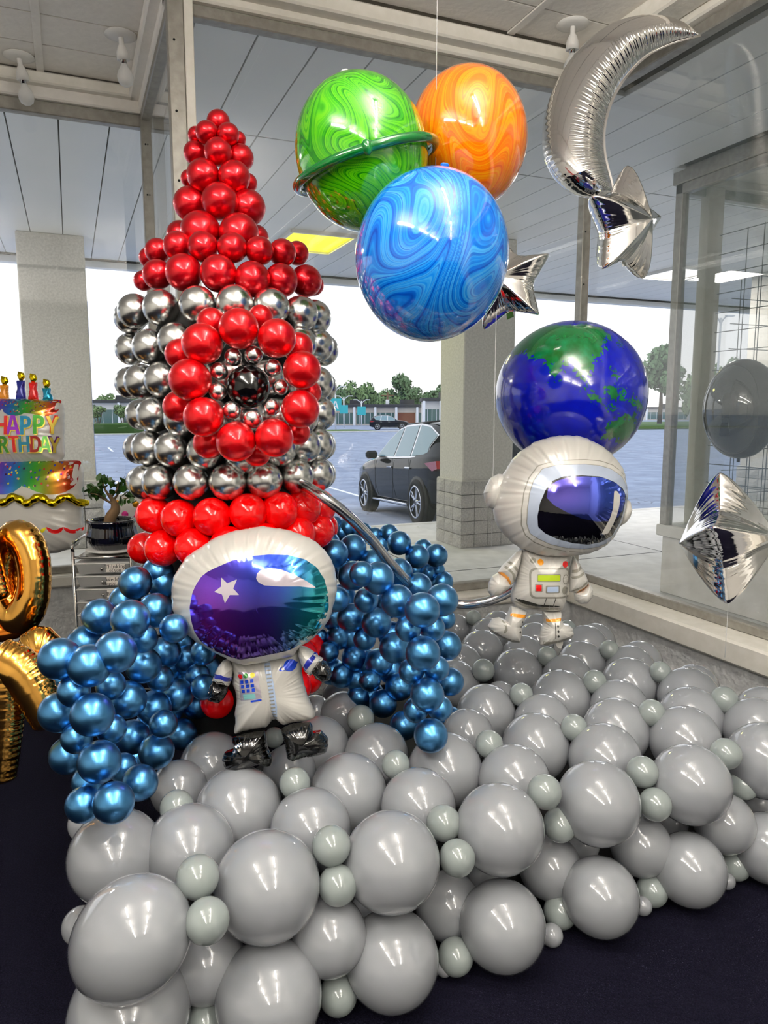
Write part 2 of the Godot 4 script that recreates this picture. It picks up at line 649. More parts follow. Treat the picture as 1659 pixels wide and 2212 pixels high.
func room() -> void:
	bx("floor", Vector3(-4.7, -0.12, -5.6), Vector3(3.2, 0.0, 7.2), M.floor_carpet, null, 0.0)
	# solid walls behind and beside the camera
	bx("wall_left", Vector3(-4.7, 0, -5.6), Vector3(-4.5, 3.9, 7.2), M.wall_paint, null, 0.0)
	bx("wall_back", Vector3(-4.5, 0, 7.0), Vector3(3.2, 3.9, 7.2), M.wall_paint, null, 0.0)
	bx("wall_right", Vector3(2.9, 0, 1.2), Vector3(3.2, 3.9, 7.0), M.wall_paint, null, 0.0)
	# low walls under the windows
	var low := bx("wall_front_low", Vector3(0.56, 0, -4.06), Vector3(3.2, 0.42, -3.86), M.rough_plaster, null, 0.01)
	low = bx("wall_bay_low", Vector3(-4.5, 0, -5.58), Vector3(0.6, 0.42, -5.40), M.rough_plaster, null, 0.01)
	low = bx("wall_right_low", Vector3(2.94, 0, -3.86), Vector3(3.2, 0.38, 1.2), M.rough_plaster, null, 0.01)
	low = bx("wall_bay_side_low", Vector3(0.52, 0, -5.40), Vector3(0.66, 0.42, -3.9), M.rough_plaster, null, 0.01)
	bx("trim_1", Vector3(0.5, 0.42, -4.08), Vector3(3.02, 0.5, -3.83), M.bright_trim, null, 0.012)
	bx("trim_2", Vector3(-4.5, 0.42, -5.6), Vector3(0.62, 0.5, -5.36), M.bright_trim, null, 0.012)
	bx("trim_3", Vector3(2.9, 0.38, -4.02), Vector3(3.16, 0.5, 1.2), M.bright_trim, null, 0.012)
	bx("trim_4", Vector3(0.5, 0.42, -5.38), Vector3(0.68, 0.5, -3.9), M.bright_trim, null, 0.012)
	bx("trim_5", Vector3(2.80, 0.0, -2.25), Vector3(2.96, 0.47, -1.7), M.bright_trim, null, 0.01)
	# plaster ledge line along the right low wall
	bx("trim_6", Vector3(2.90, 0.20, -3.86), Vector3(2.95, 0.225, -2.25), M.rough_plaster, null, 0.008)
	# window frames: sill rail, header rail, posts
	var H := 3.56
	bx("trim_7", Vector3(0.56, 0.5, -4.0), Vector3(3.1, 0.55, -3.94), M.mullion_metal, null, 0.006)
	bx("trim_8", Vector3(-4.5, 0.5, -5.5), Vector3(0.6, 0.55, -5.44), M.mullion_metal, null, 0.006)
	bx("trim_9", Vector3(3.06, 0.5, -4.0), Vector3(3.12, 0.55, 1.2), M.mullion_metal, null, 0.006)
	bx("trim_10", Vector3(0.56, H - 0.06, -4.0), Vector3(3.1, H, -3.93), M.mullion_metal, null, 0.006)
	bx("trim_11", Vector3(-4.5, H - 0.09, -5.5), Vector3(0.6, H - 0.01, -5.43), M.mullion_metal, null, 0.006)
	bx("trim_12", Vector3(3.05, H - 0.06, -4.0), Vector3(3.12, H, 1.2), M.mullion_metal, null, 0.006)
	bx("trim_13", Vector3(0.53, H - 0.05, -5.45), Vector3(0.60, H, -3.95), M.mullion_metal, null, 0.006)
	# lintels above the frames and the ceiling edge boards
	bx("wall_front_lintel", Vector3(0.52, H, -4.04), Vector3(3.2, 3.78, -3.90), M.bright_trim, null, 0.01)
	bx("trim_14", Vector3(0.56, 3.60, -3.92), Vector3(2.95, 3.68, -3.82), M.bright_trim, null, 0.01)
	bx("wall_bay_lintel", Vector3(-4.5, H - 0.01, -5.56), Vector3(0.62, 3.78, -5.40), M.ceiling_panel, null, 0.01)
	bx("wall_right_lintel", Vector3(3.0, H, -4.04), Vector3(3.2, 3.78, 1.2), M.bright_trim, null, 0.01)
	bx("trim_15", Vector3(2.84, 3.60, -3.90), Vector3(3.0, 3.70, 1.2), M.bright_trim, null, 0.01)
	bx("wall_bay_side_lintel", Vector3(0.52, H, -5.45), Vector3(0.62, 3.78, -3.9), M.ceiling_panel, null, 0.01)
	bx("trim_16", Vector3(0.46, 3.62, -5.42), Vector3(0.54, 3.70, -3.9), M.ceiling_panel, null, 0.01)
	bx("trim_17", Vector3(-4.5, 3.62, -5.42), Vector3(0.5, 3.69, -5.34), M.bright_trim, null, 0.01)
	# posts with screw holes
	for p in [["trim_18", Vector3(0.56, 0, -3.93), 0.075, "near"], ["trim_19", Vector3(0.565, 0, -5.44), 0.07, "far"], ["trim_20", Vector3(3.05, 0, -4.0), 0.06, "corner"], ["trim_21", Vector3(3.08, 0, -1.6), 0.06, "side"]]:
		var c: Vector3 = p[1]
		var w: float = p[2]
		var post := bx(p[0], Vector3(c.x - w * 0.5, 0.5, c.z - w * 0.5), Vector3(c.x + w * 0.5, 3.62, c.z + w * 0.5), M.mullion_metal, null, 0.004)
		for k in 9:
			var st := ST()
			rod(st, c + Vector3(-0.01, 0.8 + k * 0.32, w * 0.5 - 0.001), c + Vector3(-0.01, 0.8 + k * 0.32, w * 0.5 + 0.002), 0.006, 10)
			obj("screw", st, M.dark_gap, post)
	bx("trim_22", Vector3(0.60, 0.5, -3.97), Vector3(0.645, 3.62, -3.90), M.bright_trim, null, 0.004)
	bx("trim_23", Vector3(0.62, 0.5, -5.48), Vector3(0.68, 3.56, -5.42), M.mullion_metal, null, 0.004)
	# panes
	bx("window_1", Vector3(0.62, 0.53, -3.975), Vector3(3.04, H - 0.03, -3.967), M.glass, null, 0.0)
	bx("window_2", Vector3(3.084, 0.53, -3.97), Vector3(3.092, H - 0.03, 1.2), M.glass, null, 0.0)
	bx("window_3", Vector3(-4.5, 0.53, -5.472), Vector3(0.54, H - 0.05, -5.464), M.glass, null, 0.0)
	bx("window_4", Vector3(0.562, 0.53, -5.42), Vector3(0.57, H - 0.03, -3.97), M.glass, null, 0.0)
	# ceiling: a slab with panels and battens hung under it
	var ce := bx("ceiling", Vector3(-4.7, 3.74, -5.6), Vector3(3.2, 3.9, 7.2), M.dark_gap, null, 0.0)
	var zz := -5.36
	var row := 0
	while zz < 1.2:
		var z1 := zz + 0.36
		var x := -1.27
		while x < 2.8:
			var x1 := x + 1.22
			if z1 < -3.84 and x > 0.3:
				pass
			elif z1 < -3.84:
				bx("ceiling_panel", Vector3(x + 0.004, 3.70, zz + 0.004), Vector3(minf(x1 - 0.03, 0.5), 3.735, z1 - 0.004), M.ceiling_panel, ce, 0.003)
			else:
				bx("ceiling_panel", Vector3(x + 0.004, 3.70, maxf(zz, -3.84 if x > 0.3 else -9.0) + 0.004), Vector3(minf(x1 - 0.03, 2.9), 3.735, z1 - 0.004), M.ceiling_panel, ce, 0.003)
			x = x1
		zz = z1
		row += 1
	for x in [-1.28, -0.06, 1.16, 2.38]:
		bx("batten", Vector3(x - 0.022, 3.69, -5.36 if x < 0.4 else -3.84), Vector3(x + 0.022, 3.70, 1.2), M.ceiling_panel, ce, 0.002)
	bx("ceiling_panel", Vector3(-4.5, 3.70, -5.36), Vector3(-1.3, 3.735, 1.2), M.ceiling_panel, ce, 0.003)
	bx("ceiling_panel", Vector3(-4.5, 3.70, 1.2), Vector3(2.9, 3.735, 7.0), M.ceiling_panel, ce, 0.003)
	# bare bulbs
	for b in [[Vector3(0.373, 3.70, -4.70), "bare clear bulb under the ceiling nearest the tall metal post", 12.0], [Vector3(-0.169, 3.70, -5.20), "bare clear bulb by the bay header above the birthday cake", 18.0], [Vector3(2.64, 3.70, -3.62), "bare frosted bulb beside the top of the silver crescent", 8.0]]:
		var t := thing("light_bulb", b[1], "lamp", b[0], Basis(), "unlit bulbs on the ceiling")
		var st := ST()
		lathe(st, PackedVector2Array([Vector2(0, 0), Vector2(0.085, -0.001), Vector2(0.088, -0.008), Vector2(0.05, -0.016), Vector2(0.02, -0.018), Vector2(0, -0.018)]), 28)
		obj("ceiling_plate", st, M.white_plastic, t)
		var tilt := Basis(Vector3(0, 0, 1), deg_to_rad(b[2] * 0.4)) * Basis(Vector3(1, 0, 0), deg_to_rad(b[2] * 0.5))
		var xf := Transform3D(tilt, Vector3(0, -0.016, 0))
		st = ST()
		lathe(st, PackedVector2Array([Vector2(0.014, 0), Vector2(0.014, -0.035), Vector2(0.024, -0.05), Vector2(0.033, -0.075), Vector2(0.036, -0.115), Vector2(0.030, -0.117), Vector2(0, -0.10)]), 20, xf)
		obj("socket", st, M.white_plastic, t)
		st = ST()
		lathe(st, PackedVector2Array([Vector2(0.017, -0.10), Vector2(0.017, -0.135), Vector2(0, -0.136)]), 16, xf)
		obj("bulb_base", st, M.chrome, t)
		st = ST()
		lathe(st, PackedVector2Array([Vector2(0.016, -0.13), Vector2(0.020, -0.145), Vector2(0.036, -0.17), Vector2(0.045, -0.195), Vector2(0.044, -0.215), Vector2(0.034, -0.238), Vector2(0.016, -0.249), Vector2(0, -0.251)]), 24, xf)
		obj("bulb", st, M.bulb_glass, t)

# ---------------------------------------------------------------- outside the window
func block_column(x0: float, x1: float, z0: float, z1: float, inset: float, label: String, top := 3.6) -> void:
	# the plinth takes the outline; z1 is the face towards the shop
	var t := thing("stone_pillar", label, "pillar", Vector3((x0 + x1) * 0.5, -0.02, (z0 + z1) * 0.5), Basis(), "pillars of the covered walk")
	var hx := (x1 - x0) * 0.5
	var hz := (z1 - z0) * 0.5
	var st := ST()
	box(st, Vector3(0, (0.8 + top) * 0.5 + 0.01, 0), Vector3((hx - inset) * 2, top - 0.78, (hz - inset) * 2), 0.012)
	obj("shaft", st, M.stone_column, t)
	st = ST()
	box(st, Vector3(0, 0.4, 0), Vector3(hx * 2 - 0.05, 0.8, hz * 2 - 0.05))
	obj("core", st, M.dark_frame, t)
	var nx := maxi(2, int(round(hx * 2 / 0.19)))
	var nz := maxi(2, int(round(hz * 2 / 0.19)))
	for r in 5:
		for f in 4:
			var n := nx if f % 2 == 0 else nz
			var wdt := (hx if f % 2 == 0 else hz) * 2 / n
			var face := Basis(Vector3.UP, PI * 0.5 * f)
			var depth := hz if f % 2 == 0 else hx
			if f == 2:
				continue
			for c in n:
				# split face: a 4 by 4 grid pushed in and out
				st = ST()
				st.set_smooth_group(-1)
				var g := []
				for j in 4:
					for i in 4:
						var e := 0.0 if (i in [0, 3] or j in [0, 3]) else rng.randf_range(0.008, 0.028)
						g.append(Vector3(-wdt * 0.5 + 0.004 + (wdt - 0.008) * i / 3.0, -0.076 + 0.152 * j / 3.0, e))
				for j in 3:
					for i in 3:
						quad(st, g[j * 4 + i], g[j * 4 + i + 1], g[j * 4 + i + 5], g[j * 4 + i + 4])
				var b := Vector3(0, 0, -0.03)
				quad(st, g[0] + b, g[3] + b, g[3], g[0])
				quad(st, g[12], g[15], g[15] + b, g[12] + b)
				quad(st, g[0] + b, g[0], g[12], g[12] + b)
				quad(st, g[3], g[3] + b, g[15] + b, g[15])
				var o := obj("block", st, M.split_block, t)
				o.transform = Transform3D(face, face * Vector3(-(wdt * n) * 0.5 + wdt * (c + 0.5), 0, depth - 0.006) + Vector3(0, 0.08 + r * 0.16, 0))
	st = ST()
	box(st, Vector3(0, 0.803, 0), Vector3(hx * 2 - 0.02, 0.02, hz * 2 - 0.02), 0.004)
	obj("cap", st, M.stone_column, t)

func soffit_lamp(called: String, x0: float, x1: float, z0: float, z1: float, m: Material, label: String, col: Color, e: float) -> void:
	var c := Vector3((x0 + x1) * 0.5, 3.6, (z0 + z1) * 0.5)
	var t := thing(called, label, "lamp", c)
	var st := ST()
	var hx := (x1 - x0) * 0.5
	var hz := (z1 - z0) * 0.5
	for q in [[Vector3(-hx, 0, 0), Vector3(0.04, 0.05, hz * 2)], [Vector3(hx, 0, 0), Vector3(0.04, 0.05, hz * 2)], [Vector3(0, 0, -hz), Vector3(hx * 2, 0.05, 0.04)], [Vector3(0, 0, hz), Vector3(hx * 2, 0.05, 0.04)]]:
		box(st, q[0] + Vector3(0, -0.015, 0), q[1], 0.004)
	obj("frame", st, M.white_plastic, t)
	st = ST()
	box(st, Vector3(0, -0.008, 0), Vector3(hx * 2 - 0.04, 0.012, hz * 2 - 0.04), 0.003)
	obj("lens_panel", st, m, t)
	var l := AreaLight3D.new()
	l.name = called + "_light"
	l.area_size = Vector2(hx * 1.8, hz * 1.8)
	l.light_energy = e
	l.light_color = col
	l.shadow_enabled = true
	l.area_range = 40.0
	l.area_attenuation = 2.0
	l.position = c + Vector3(0, -0.03, 0)
	l.rotation_degrees = Vector3(-90, 0, 0)
	add_child(l)

func outside() -> void:
	# covered walk
	bx("floor_walk", Vector3(-14, -0.3, -9.6), Vector3(22, -0.02, -3.9), M.concrete, null, 0.0)
	bx("floor_alcove", Vector3(3.12, -0.28, -3.9), Vector3(4.86, -0.015, 3.4), M.concrete, null, 0.0)
	bx("trim_24", Vector3(-14, -0.3, -9.75), Vector3(22, -0.01, -9.6), M.concrete, null, 0.02)
	for x in [-3.0, 0.2, 3.3, 6.3, 9.5]:
		bx("trim_25", Vector3(x, -0.021, -9.6), Vector3(x + 0.012, -0.0185, -3.95), M.dark_gap, null, 0.0)
	bx("trim_26", Vector3(-14, -0.021, -6.6), Vector3(22, -0.0185, -6.585), M.dark_gap, null, 0.0)
	# soffit: planks under a dark deck
	var deck := bx("ceiling_walk", Vector3(-14, 3.64, -11.0), Vector3(22, 3.98, -5.56), M.dark_gap, null, 0.0)
	bx("ceiling_walk_inner", Vector3(0.62, 3.64, -5.56), Vector3(22, 3.98, -4.03), M.dark_gap, deck, 0.0)
	bx("ceiling_alcove", Vector3(3.1, 3.64, -3.9), Vector3(4.95, 3.98, 3.5), M.dark_gap, deck, 0.0)
	var x := -4.66
	while x < 13.5:
		var a := Vector3(x + 0.005, 3.60, -5.655)
		if x + 0.33 < 0.64:
			pass
		else:
			bx("soffit_plank", Vector3(maxf(x + 0.005, 0.625), 3.60, -5.65), Vector3(x + 0.33, 3.635, (-4.06 if x < 3.05 else 3.4 if x < 4.7 else -5.0)), M.soffit_paint, deck, 0.002)
		bx("soffit_plank", Vector3(x + 0.005, 3.60, -10.86), Vector3(x + 0.33, 3.635, -5.668), M.soffit_paint, deck, 0.002)
		x += 0.335
	bx("trim_27", Vector3(-14, 3.50, -11.0), Vector3(22, 3.66, -10.86), M.soffit_paint, null, 0.006)
	bx("trim_28", Vector3(-14, 3.58, -10.86), Vector3(22, 3.605, -10.80), M.dark_gap, null, 0.0)
	block_column(-0.52, 0.31, -10.25, -9.42, 0.06, "pale stone pillar on a rough block base behind the birthday cake")
	block_column(4.22, 4.97, -8.34, -7.68, 0.03, "grey stone pillar on a split block base beside the parked car")
	block_column(9.3, 10.0, -8.3, -7.7, 0.03, "split block pillar seen through the neighbouring shop window")
	soffit_lamp("yellow_soffit_light", 2.36, 3.12, -9.2, -8.23, M.yellow_glow, "glowing yellow square light panel in the soffit above the rocket", Color(1.0, 0.98, 0.6), 2.0)
	soffit_lamp("white_soffit_light", 7.85, 8.6, -9.0, -8.15, M.white_glow, "bright white light panel in the soffit near the corner window", Color(1, 0.98, 0.95), 11.0)
	soffit_lamp("white_soffit_light", -3.2, -2.45, -8.9, -8.0, M.white_glow, "white light panel in the soffit on the far side of the first pillar", Color(1, 0.98, 0.95), 11.0)
	soffit_lamp("white_soffit_light", 13.0, 13.75, -8.9, -8.0, M.white_glow, "white light panel in the soffit beyond the neighbouring shop", Color(1, 0.98, 0.95), 11.0)
	# the roof over everything
	bx("ceiling_roof", Vector3(-14, 3.98, -11.05), Vector3(22, 4.1, 7.3), M.roof_dark, null, 0.0)
	# car park
	var st := ST()
	st.set_smooth_group(-1)
	quad(st, Vector3(-60, -0.16, -9.7), Vector3(60, -0.16, -9.7), Vector3(60, -0.5, -16), Vector3(-60, -0.5, -16))
	quad(st, Vector3(-400, -0.5, -16), Vector3(500, -0.5, -16), Vector3(500, -0.5, -480), Vector3(-400, -0.5, -480))
	struct("floor_car_park", st, M.asphalt)
	bx("floor_side_ground", Vector3(22, -0.5, -9.7), Vector3(60, -0.16, 30), M.asphalt, null, 0.0)
	for i in 9:
		var px: float = [-2.5, 1.2, 3.4, 6.6, 9.6, 12.8, 16.0, 2.0, 20.0][i]
		var z0: float = [-17.0, -19.0, -30.0, -17.0, -14.5, -17.0, -20.0, -42.0, -26.0][i]
		var l := ST()
		box(l, Vector3(px, -0.497, z0 - 2.5), Vector3(0.11, 0.006, 5.0))
		var o := struct("trim_bay_line", l, M.road_paint)
	bx("trim_road_edge", Vector3(-80, -0.5, -72.3), Vector3(140, -0.36, -72), M.concrete, null, 0.02)
	bx("floor_verge", Vector3(-80, -0.5, -80), Vector3(30, -0.38, -72.3), M.grass, null, 0.02)
	car()
	far_things()

func foliage(seed_: int, n: int, rx: float, ry: float, lumps: int, leaf: float) -> ArrayMesh:
	var r := RandomNumberGenerator.new()
	r.seed = seed_
	var c := []
	for i in lumps:
		var a := r.randf() * TAU
		var h := r.randf_range(-0.75, 0.85)
		var w := sqrt(maxf(0.05, 1.0 - h * h)) * r.randf_range(0.25, 0.75)
		c.append([Vector3(cos(a) * w * rx, h * ry * 0.8, sin(a) * w * rx), r.randf_range(0.28, 0.45)])
	var st := SurfaceTool.new()
	st.begin(Mesh.PRIMITIVE_TRIANGLES)
	for i in n:
		var b: Array = c[r.randi() % lumps]
		var d := Vector3(r.randfn(), r.randfn(), r.randfn()).normalized()
		var p: Vector3 = b[0] + d * Vector3(rx, ry, rx) * b[1] * pow(r.randf(), 0.25)
		var u := Vector3(r.randfn(), r.randfn(), r.randfn()).normalized() * leaf * r.randf_range(0.6, 1.3)
		var v := d.cross(u).normalized() * u.length()
		var nn := (d + Vector3.UP * 1.6).normalized()
		for q in [p - u, p + v * 0.7, p + u, p - u, p + u, p - v * 0.7]:
			st.set_normal(nn)
			st.add_vertex(q)
	return st.commit()

func far_things() -> void:
	var crowns := [foliage(1, 2600, 1.0, 1.0, 16, 0.10), foliage(2, 2600, 1.0, 1.0, 12, 0.10), foliage(3, 2600, 1.0, 1.0, 20, 0.09)]
	var k := 0
	# px of the trunk, px of top, half width in px, distance, kind
	for s in [[722, 832, 28, 142.0, 0, "broad green tree behind the first teal banner"], [765, 822, 34, 146.0, 1, "dense green tree behind the low brown roofed shops"], [806, 826, 30, 150.0, 0, "rounded green tree left of the utility pole beyond the shops"],
			[868, 810, 40, 150.0, 2, "tallest dark green tree rising over the shops beyond the car roof"], [838, 838, 30, 138.0, 1, "mid green tree in front of the tallest one over the shops"], [915, 835, 36, 142.0, 1, "green tree above the white columned shop wing"], [955, 828, 34, 148.0, 0, "pale green tree beside the grey stone pillar"],
			[215, 852, 26, 140.0, 1, "distant green tree between the first pillar and the rocket"], [252, 850, 30, 150.0, 0, "distant green tree close to the rocket silver rings"], [292, 856, 26, 145.0, 2, "distant green tree peeping beside the rocket edge"],
			[1425, 748, 58, 95.0, 2, "big dark oak tree on the grass verge beyond the blue globe"], [1502, 805, 38, 110.0, 0, "green tree on the verge seen through the neighbouring window"], [1560, 770, 42, 130.0, 1, "pale green tree seen through the neighbouring shop glass"], [1636, 800, 50, 120.0, 2, "dark tree seen at the edge of the neighbouring shop glass"]]:
		var d: float = s[3]
		var p := at(s[0], 900, d)
		var base := -0.5 if d > 100 and s[0] < 1300 else 0.1
		var t := thing("tree", s[5], "tree", Vector3(p.x, base, p.z), Basis(), "trees beyond the car park")
		var topy := at(s[0], s[1], d).y - base
		var rad: float = s[2] * d / 1600.0
		var low := 0.25 if s[0] > 1390 and s[0] < 1450 else 0.05
		var cr := put("crown", crowns[s[4]], M[["leaf_a", "leaf_b", "leaf_c"][(k + s[4]) % 3]] if s[4] != 2 else M.leaf_a, t)
		cr.scale = Vector3(rad, topy * (1.0 - low) * 0.5, rad)
		cr.position.y = topy * (low + (1.0 - low) * 0.5)
		cr.rotation.y = k * 1.3
		cr.set_meta("kind", "stuff")
		var st := ST()
		tube(st, PackedVector3Array([Vector3.ZERO, Vector3(0.1, topy * 0.25, 0), Vector3(0, topy * 0.6, 0)]), PackedFloat32Array([rad * 0.09, rad * 0.07, rad * 0.03]), 8)
		obj("trunk", st, M.trunk, t)
		k += 1
	# grass bank under the oak
	var b0 := at(1330, 905, 92)
	bx("floor_bank", Vector3(b0.x - 3, -0.5, b0.z - 16), Vector3(b0.x + 50, 0.1, b0.z + 4), M.grass, null, 0.1)
	# hedge and low white building left of the rocket
	var h0 := at(203, 938, 70)
	var h1 := at(290, 938, 70)
	var hd := thing("hedge", "clipped green hedge across the car park beside the rocket", "hedge", Vector3((h0.x + h1.x) * 0.5, -0.42, h0.z))
	var st := ST()
	box(st, Vector3(0, 0.45, 0), Vector3(5.5, 0.95, 1.2), 0.12)
	obj("clipped_mass", st, M.hedge_leaf, hd)
	var hf := put("leaves", crowns[0], M.leaf_b, hd)
	hf.scale = Vector3(2.8, 0.5, 0.7)
	hf.position.y = 0.5
	hf.set_meta("kind", "stuff")
	shop_row(at(185, 918, 118), 17.0, 3.6, "white flat roofed shop behind the clipped hedge", "shop_pale", 3)
	shop_row(at(676, 918, 117), 23.0, 2.9, "long low shop row with white posts and a brown roof edge", "shop_wall", 7)
	shop_row(at(915, 918, 100), 9.0, 3.6, "white columned shop wing next to the grey stone pillar", "shop_pale", 4)
	shop_row(at(1395, 897, 190), 22.0, 3.0, "low pale building under the oak tree beyond the car park", "shop_wall", 4)
	# small trees by the white shop
	for s in [[212, "small round leafed tree in front of the white shop", 6.0], [268, "second small tree in front of the white shop", 5.0]]:
		var p := at(s[0], 925, 85)
		var t := thing("small_tree", s[1], "tree", Vector3(p.x, -0.45, p.z))
		var c := put("crown", crowns[1], M.leaf_c, t)
		c.scale = Vector3(1.3, 0.8, 1.3)
		c.position.y = 2.1
		c.set_meta("kind", "stuff")
		var s2 := ST()
		for a in 4:
			rod(s2, Vector3.ZERO, Vector3(cos(a * 1.6) * 0.5, 2.0, sin(a * 1.6) * 0.5), 0.05, 6)
		obj("trunk", s2, M.trunk, t)
	# street lamps with teal banners
	for s in [[725, 920, 838, 88.0, 13.0, "double armed white street lamp with the nearest teal banner by the rocket", true], [743, 919, 858, 100.0, 11.0, "double armed street lamp with a teal banner, second from the rocket", false], [781, 918, 866, 112.0, 10.0, "far street lamp with a teal banner left of the utility pole", false], [1545, 900, 690, 60.0, 13.0, "tall twin headed street lamp beyond the neighbouring shop", false]]:
		var d: float = s[3]
		var p := at(s[0], s[1], d)
		p.y = -0.5
		var hgt := at(s[0], s[2], d).y + 0.5
		var t := thing("street_lamp", s[5], "lamp", p, Basis(Vector3.UP, deg_to_rad(-22.8)), "street lamps in the car park")
		var s2 := ST()
		rod(s2, Vector3.ZERO, Vector3(0, hgt, 0), 0.09, 8)
		obj("post", s2, M.lamp_white, t)
		for e in [-1.0, 1.0]:
			s2 = ST()
			var aw: float = s[4] * d / 1600.0
			tube(s2, curve([Vector3(0, hgt - 0.5, 0), Vector3(e * aw * 0.4, hgt - 0.1, 0), Vector3(e * aw, hgt + 0.15, 0)], 8), PackedFloat32Array([0.06]), 6)
			obj("arm", s2, M.lamp_white, t)
			s2 = ST()
			box(s2, Vector3(e * (aw + 0.2), hgt + 0.16, 0), Vector3(0.7, 0.12, 0.3), 0.03)
			obj("lamp_head", s2, M.lamp_white, t)
		if s[0] < 1000:
			var bw: float = (26.0 if s[6] else 18.0) * d / 1600.0
			var bh := bw * 1.0
			s2 = ST()
			box(s2, Vector3(0, hgt * 0.60, 0.12), Vector3(bw, bh, 0.04), 0.01)
			var bn := obj("banner", s2, M.banner_teal, t)
			if s[6]:
				lettering("banner_letter", "A", bh * 0.6, M.road_paint, bn, Transform3D(Basis(), Vector3(0, hgt * 0.60 - bh * 0.04, 0.15)), 0.01, "Droid Sans", true)
	# utility pole
	var up := at(837, 880, 125)
	var u := thing("utility_pole", "wooden utility pole with a cross arm and a transformer behind the shops", "pole", Vector3(up.x, -0.5, up.z), Basis(Vector3.UP, deg_to_rad(-22.8)))
	var uh := at(837, 848, 125).y + 0.5
	st = ST()
	rod(st, Vector3.ZERO, Vector3(0, uh, 0), 0.16, 8)
	obj("post", st, M.pole_wood, u)
	st = ST()
	box(st, Vector3(0, uh - 0.5, 0), Vector3(2.2, 0.2, 0.2), 0.02)
	obj("cross_arm", st, M.pole_wood, u)
	st = ST()
	lathe(st, PackedVector2Array([Vector2(0, 0.5), Vector2(0.3, 0.5), Vector2(0.3, -0.5), Vector2(0, -0.5)]), 12, Transform3D(Basis(), Vector3(0, uh - 1.7, 0.4)))
	obj("transformer", st, M.lamp_white, u)
	# blue edged sign mast beside the first pillar
	st = ST()
	var m0 := at(190, 740, 12.0)
	rod(st, Vector3(m0.x, -0.3, m0.z), Vector3(m0.x, at(188, 652, 12.0).y, m0.z), 0.022, 8)
	tag(obj("sign_mast", st, M.steel_blue), "slim blue mast standing just beyond the first stone pillar", "mast")

func shop_row(p: Vector3, w: float, h: float, label: String, m: String, n: int) -> void:
	var t := thing("shop_building", label, "building", Vector3(p.x, -0.5, p.z), Basis(Vector3.UP, deg_to_rad(-22.8)))
	var st := ST()
	box(st, Vector3(w * 0.5, h * 0.5, -3), Vector3(w, h, 6))
	obj("wall", st, M[m], t)
	st = ST()
	box(st, Vector3(w * 0.5, h + 0.15, -2.6), Vector3(w + 0.6, 0.45, 7.0), 0.05)
	obj("roof", st, M.roof_dark, t)
	for i in n:
		var cw := w / n
		st = ST()
		box(st, Vector3(cw * (i + 0.5), h * 0.38, 0.03), Vector3(cw * 0.82, h * 0.6, 0.08), 0.01)
		var wn := obj("window", st, M.shop_glass if (i + n) % 5 != 1 else M.shop_brick, t)
		if (i + n) % 5 != 1:
			for q in 3:
				st = ST()
				box(st, Vector3(cw * (i + 0.5) + (q - 1) * cw * 0.27, h * 0.38, 0.08), Vector3(0.06, h * 0.6, 0.04))
				obj("window_bar", st, M.road_paint, wn)
		st = ST()
		box(st, Vector3(cw * i, h * 0.5, 0.7), Vector3(0.35, h, 0.35), 0.02)
		obj("post", st, M.road_paint, t)
	for i in 2:
		st = ST()
		box(st, Vector3(w * (0.3 + 0.35 * i), h + 0.7, -3), Vector3(w * 0.1, 0.9, 2.0), 0.05)
		obj("roof_unit", st, M.roof_dark, t)

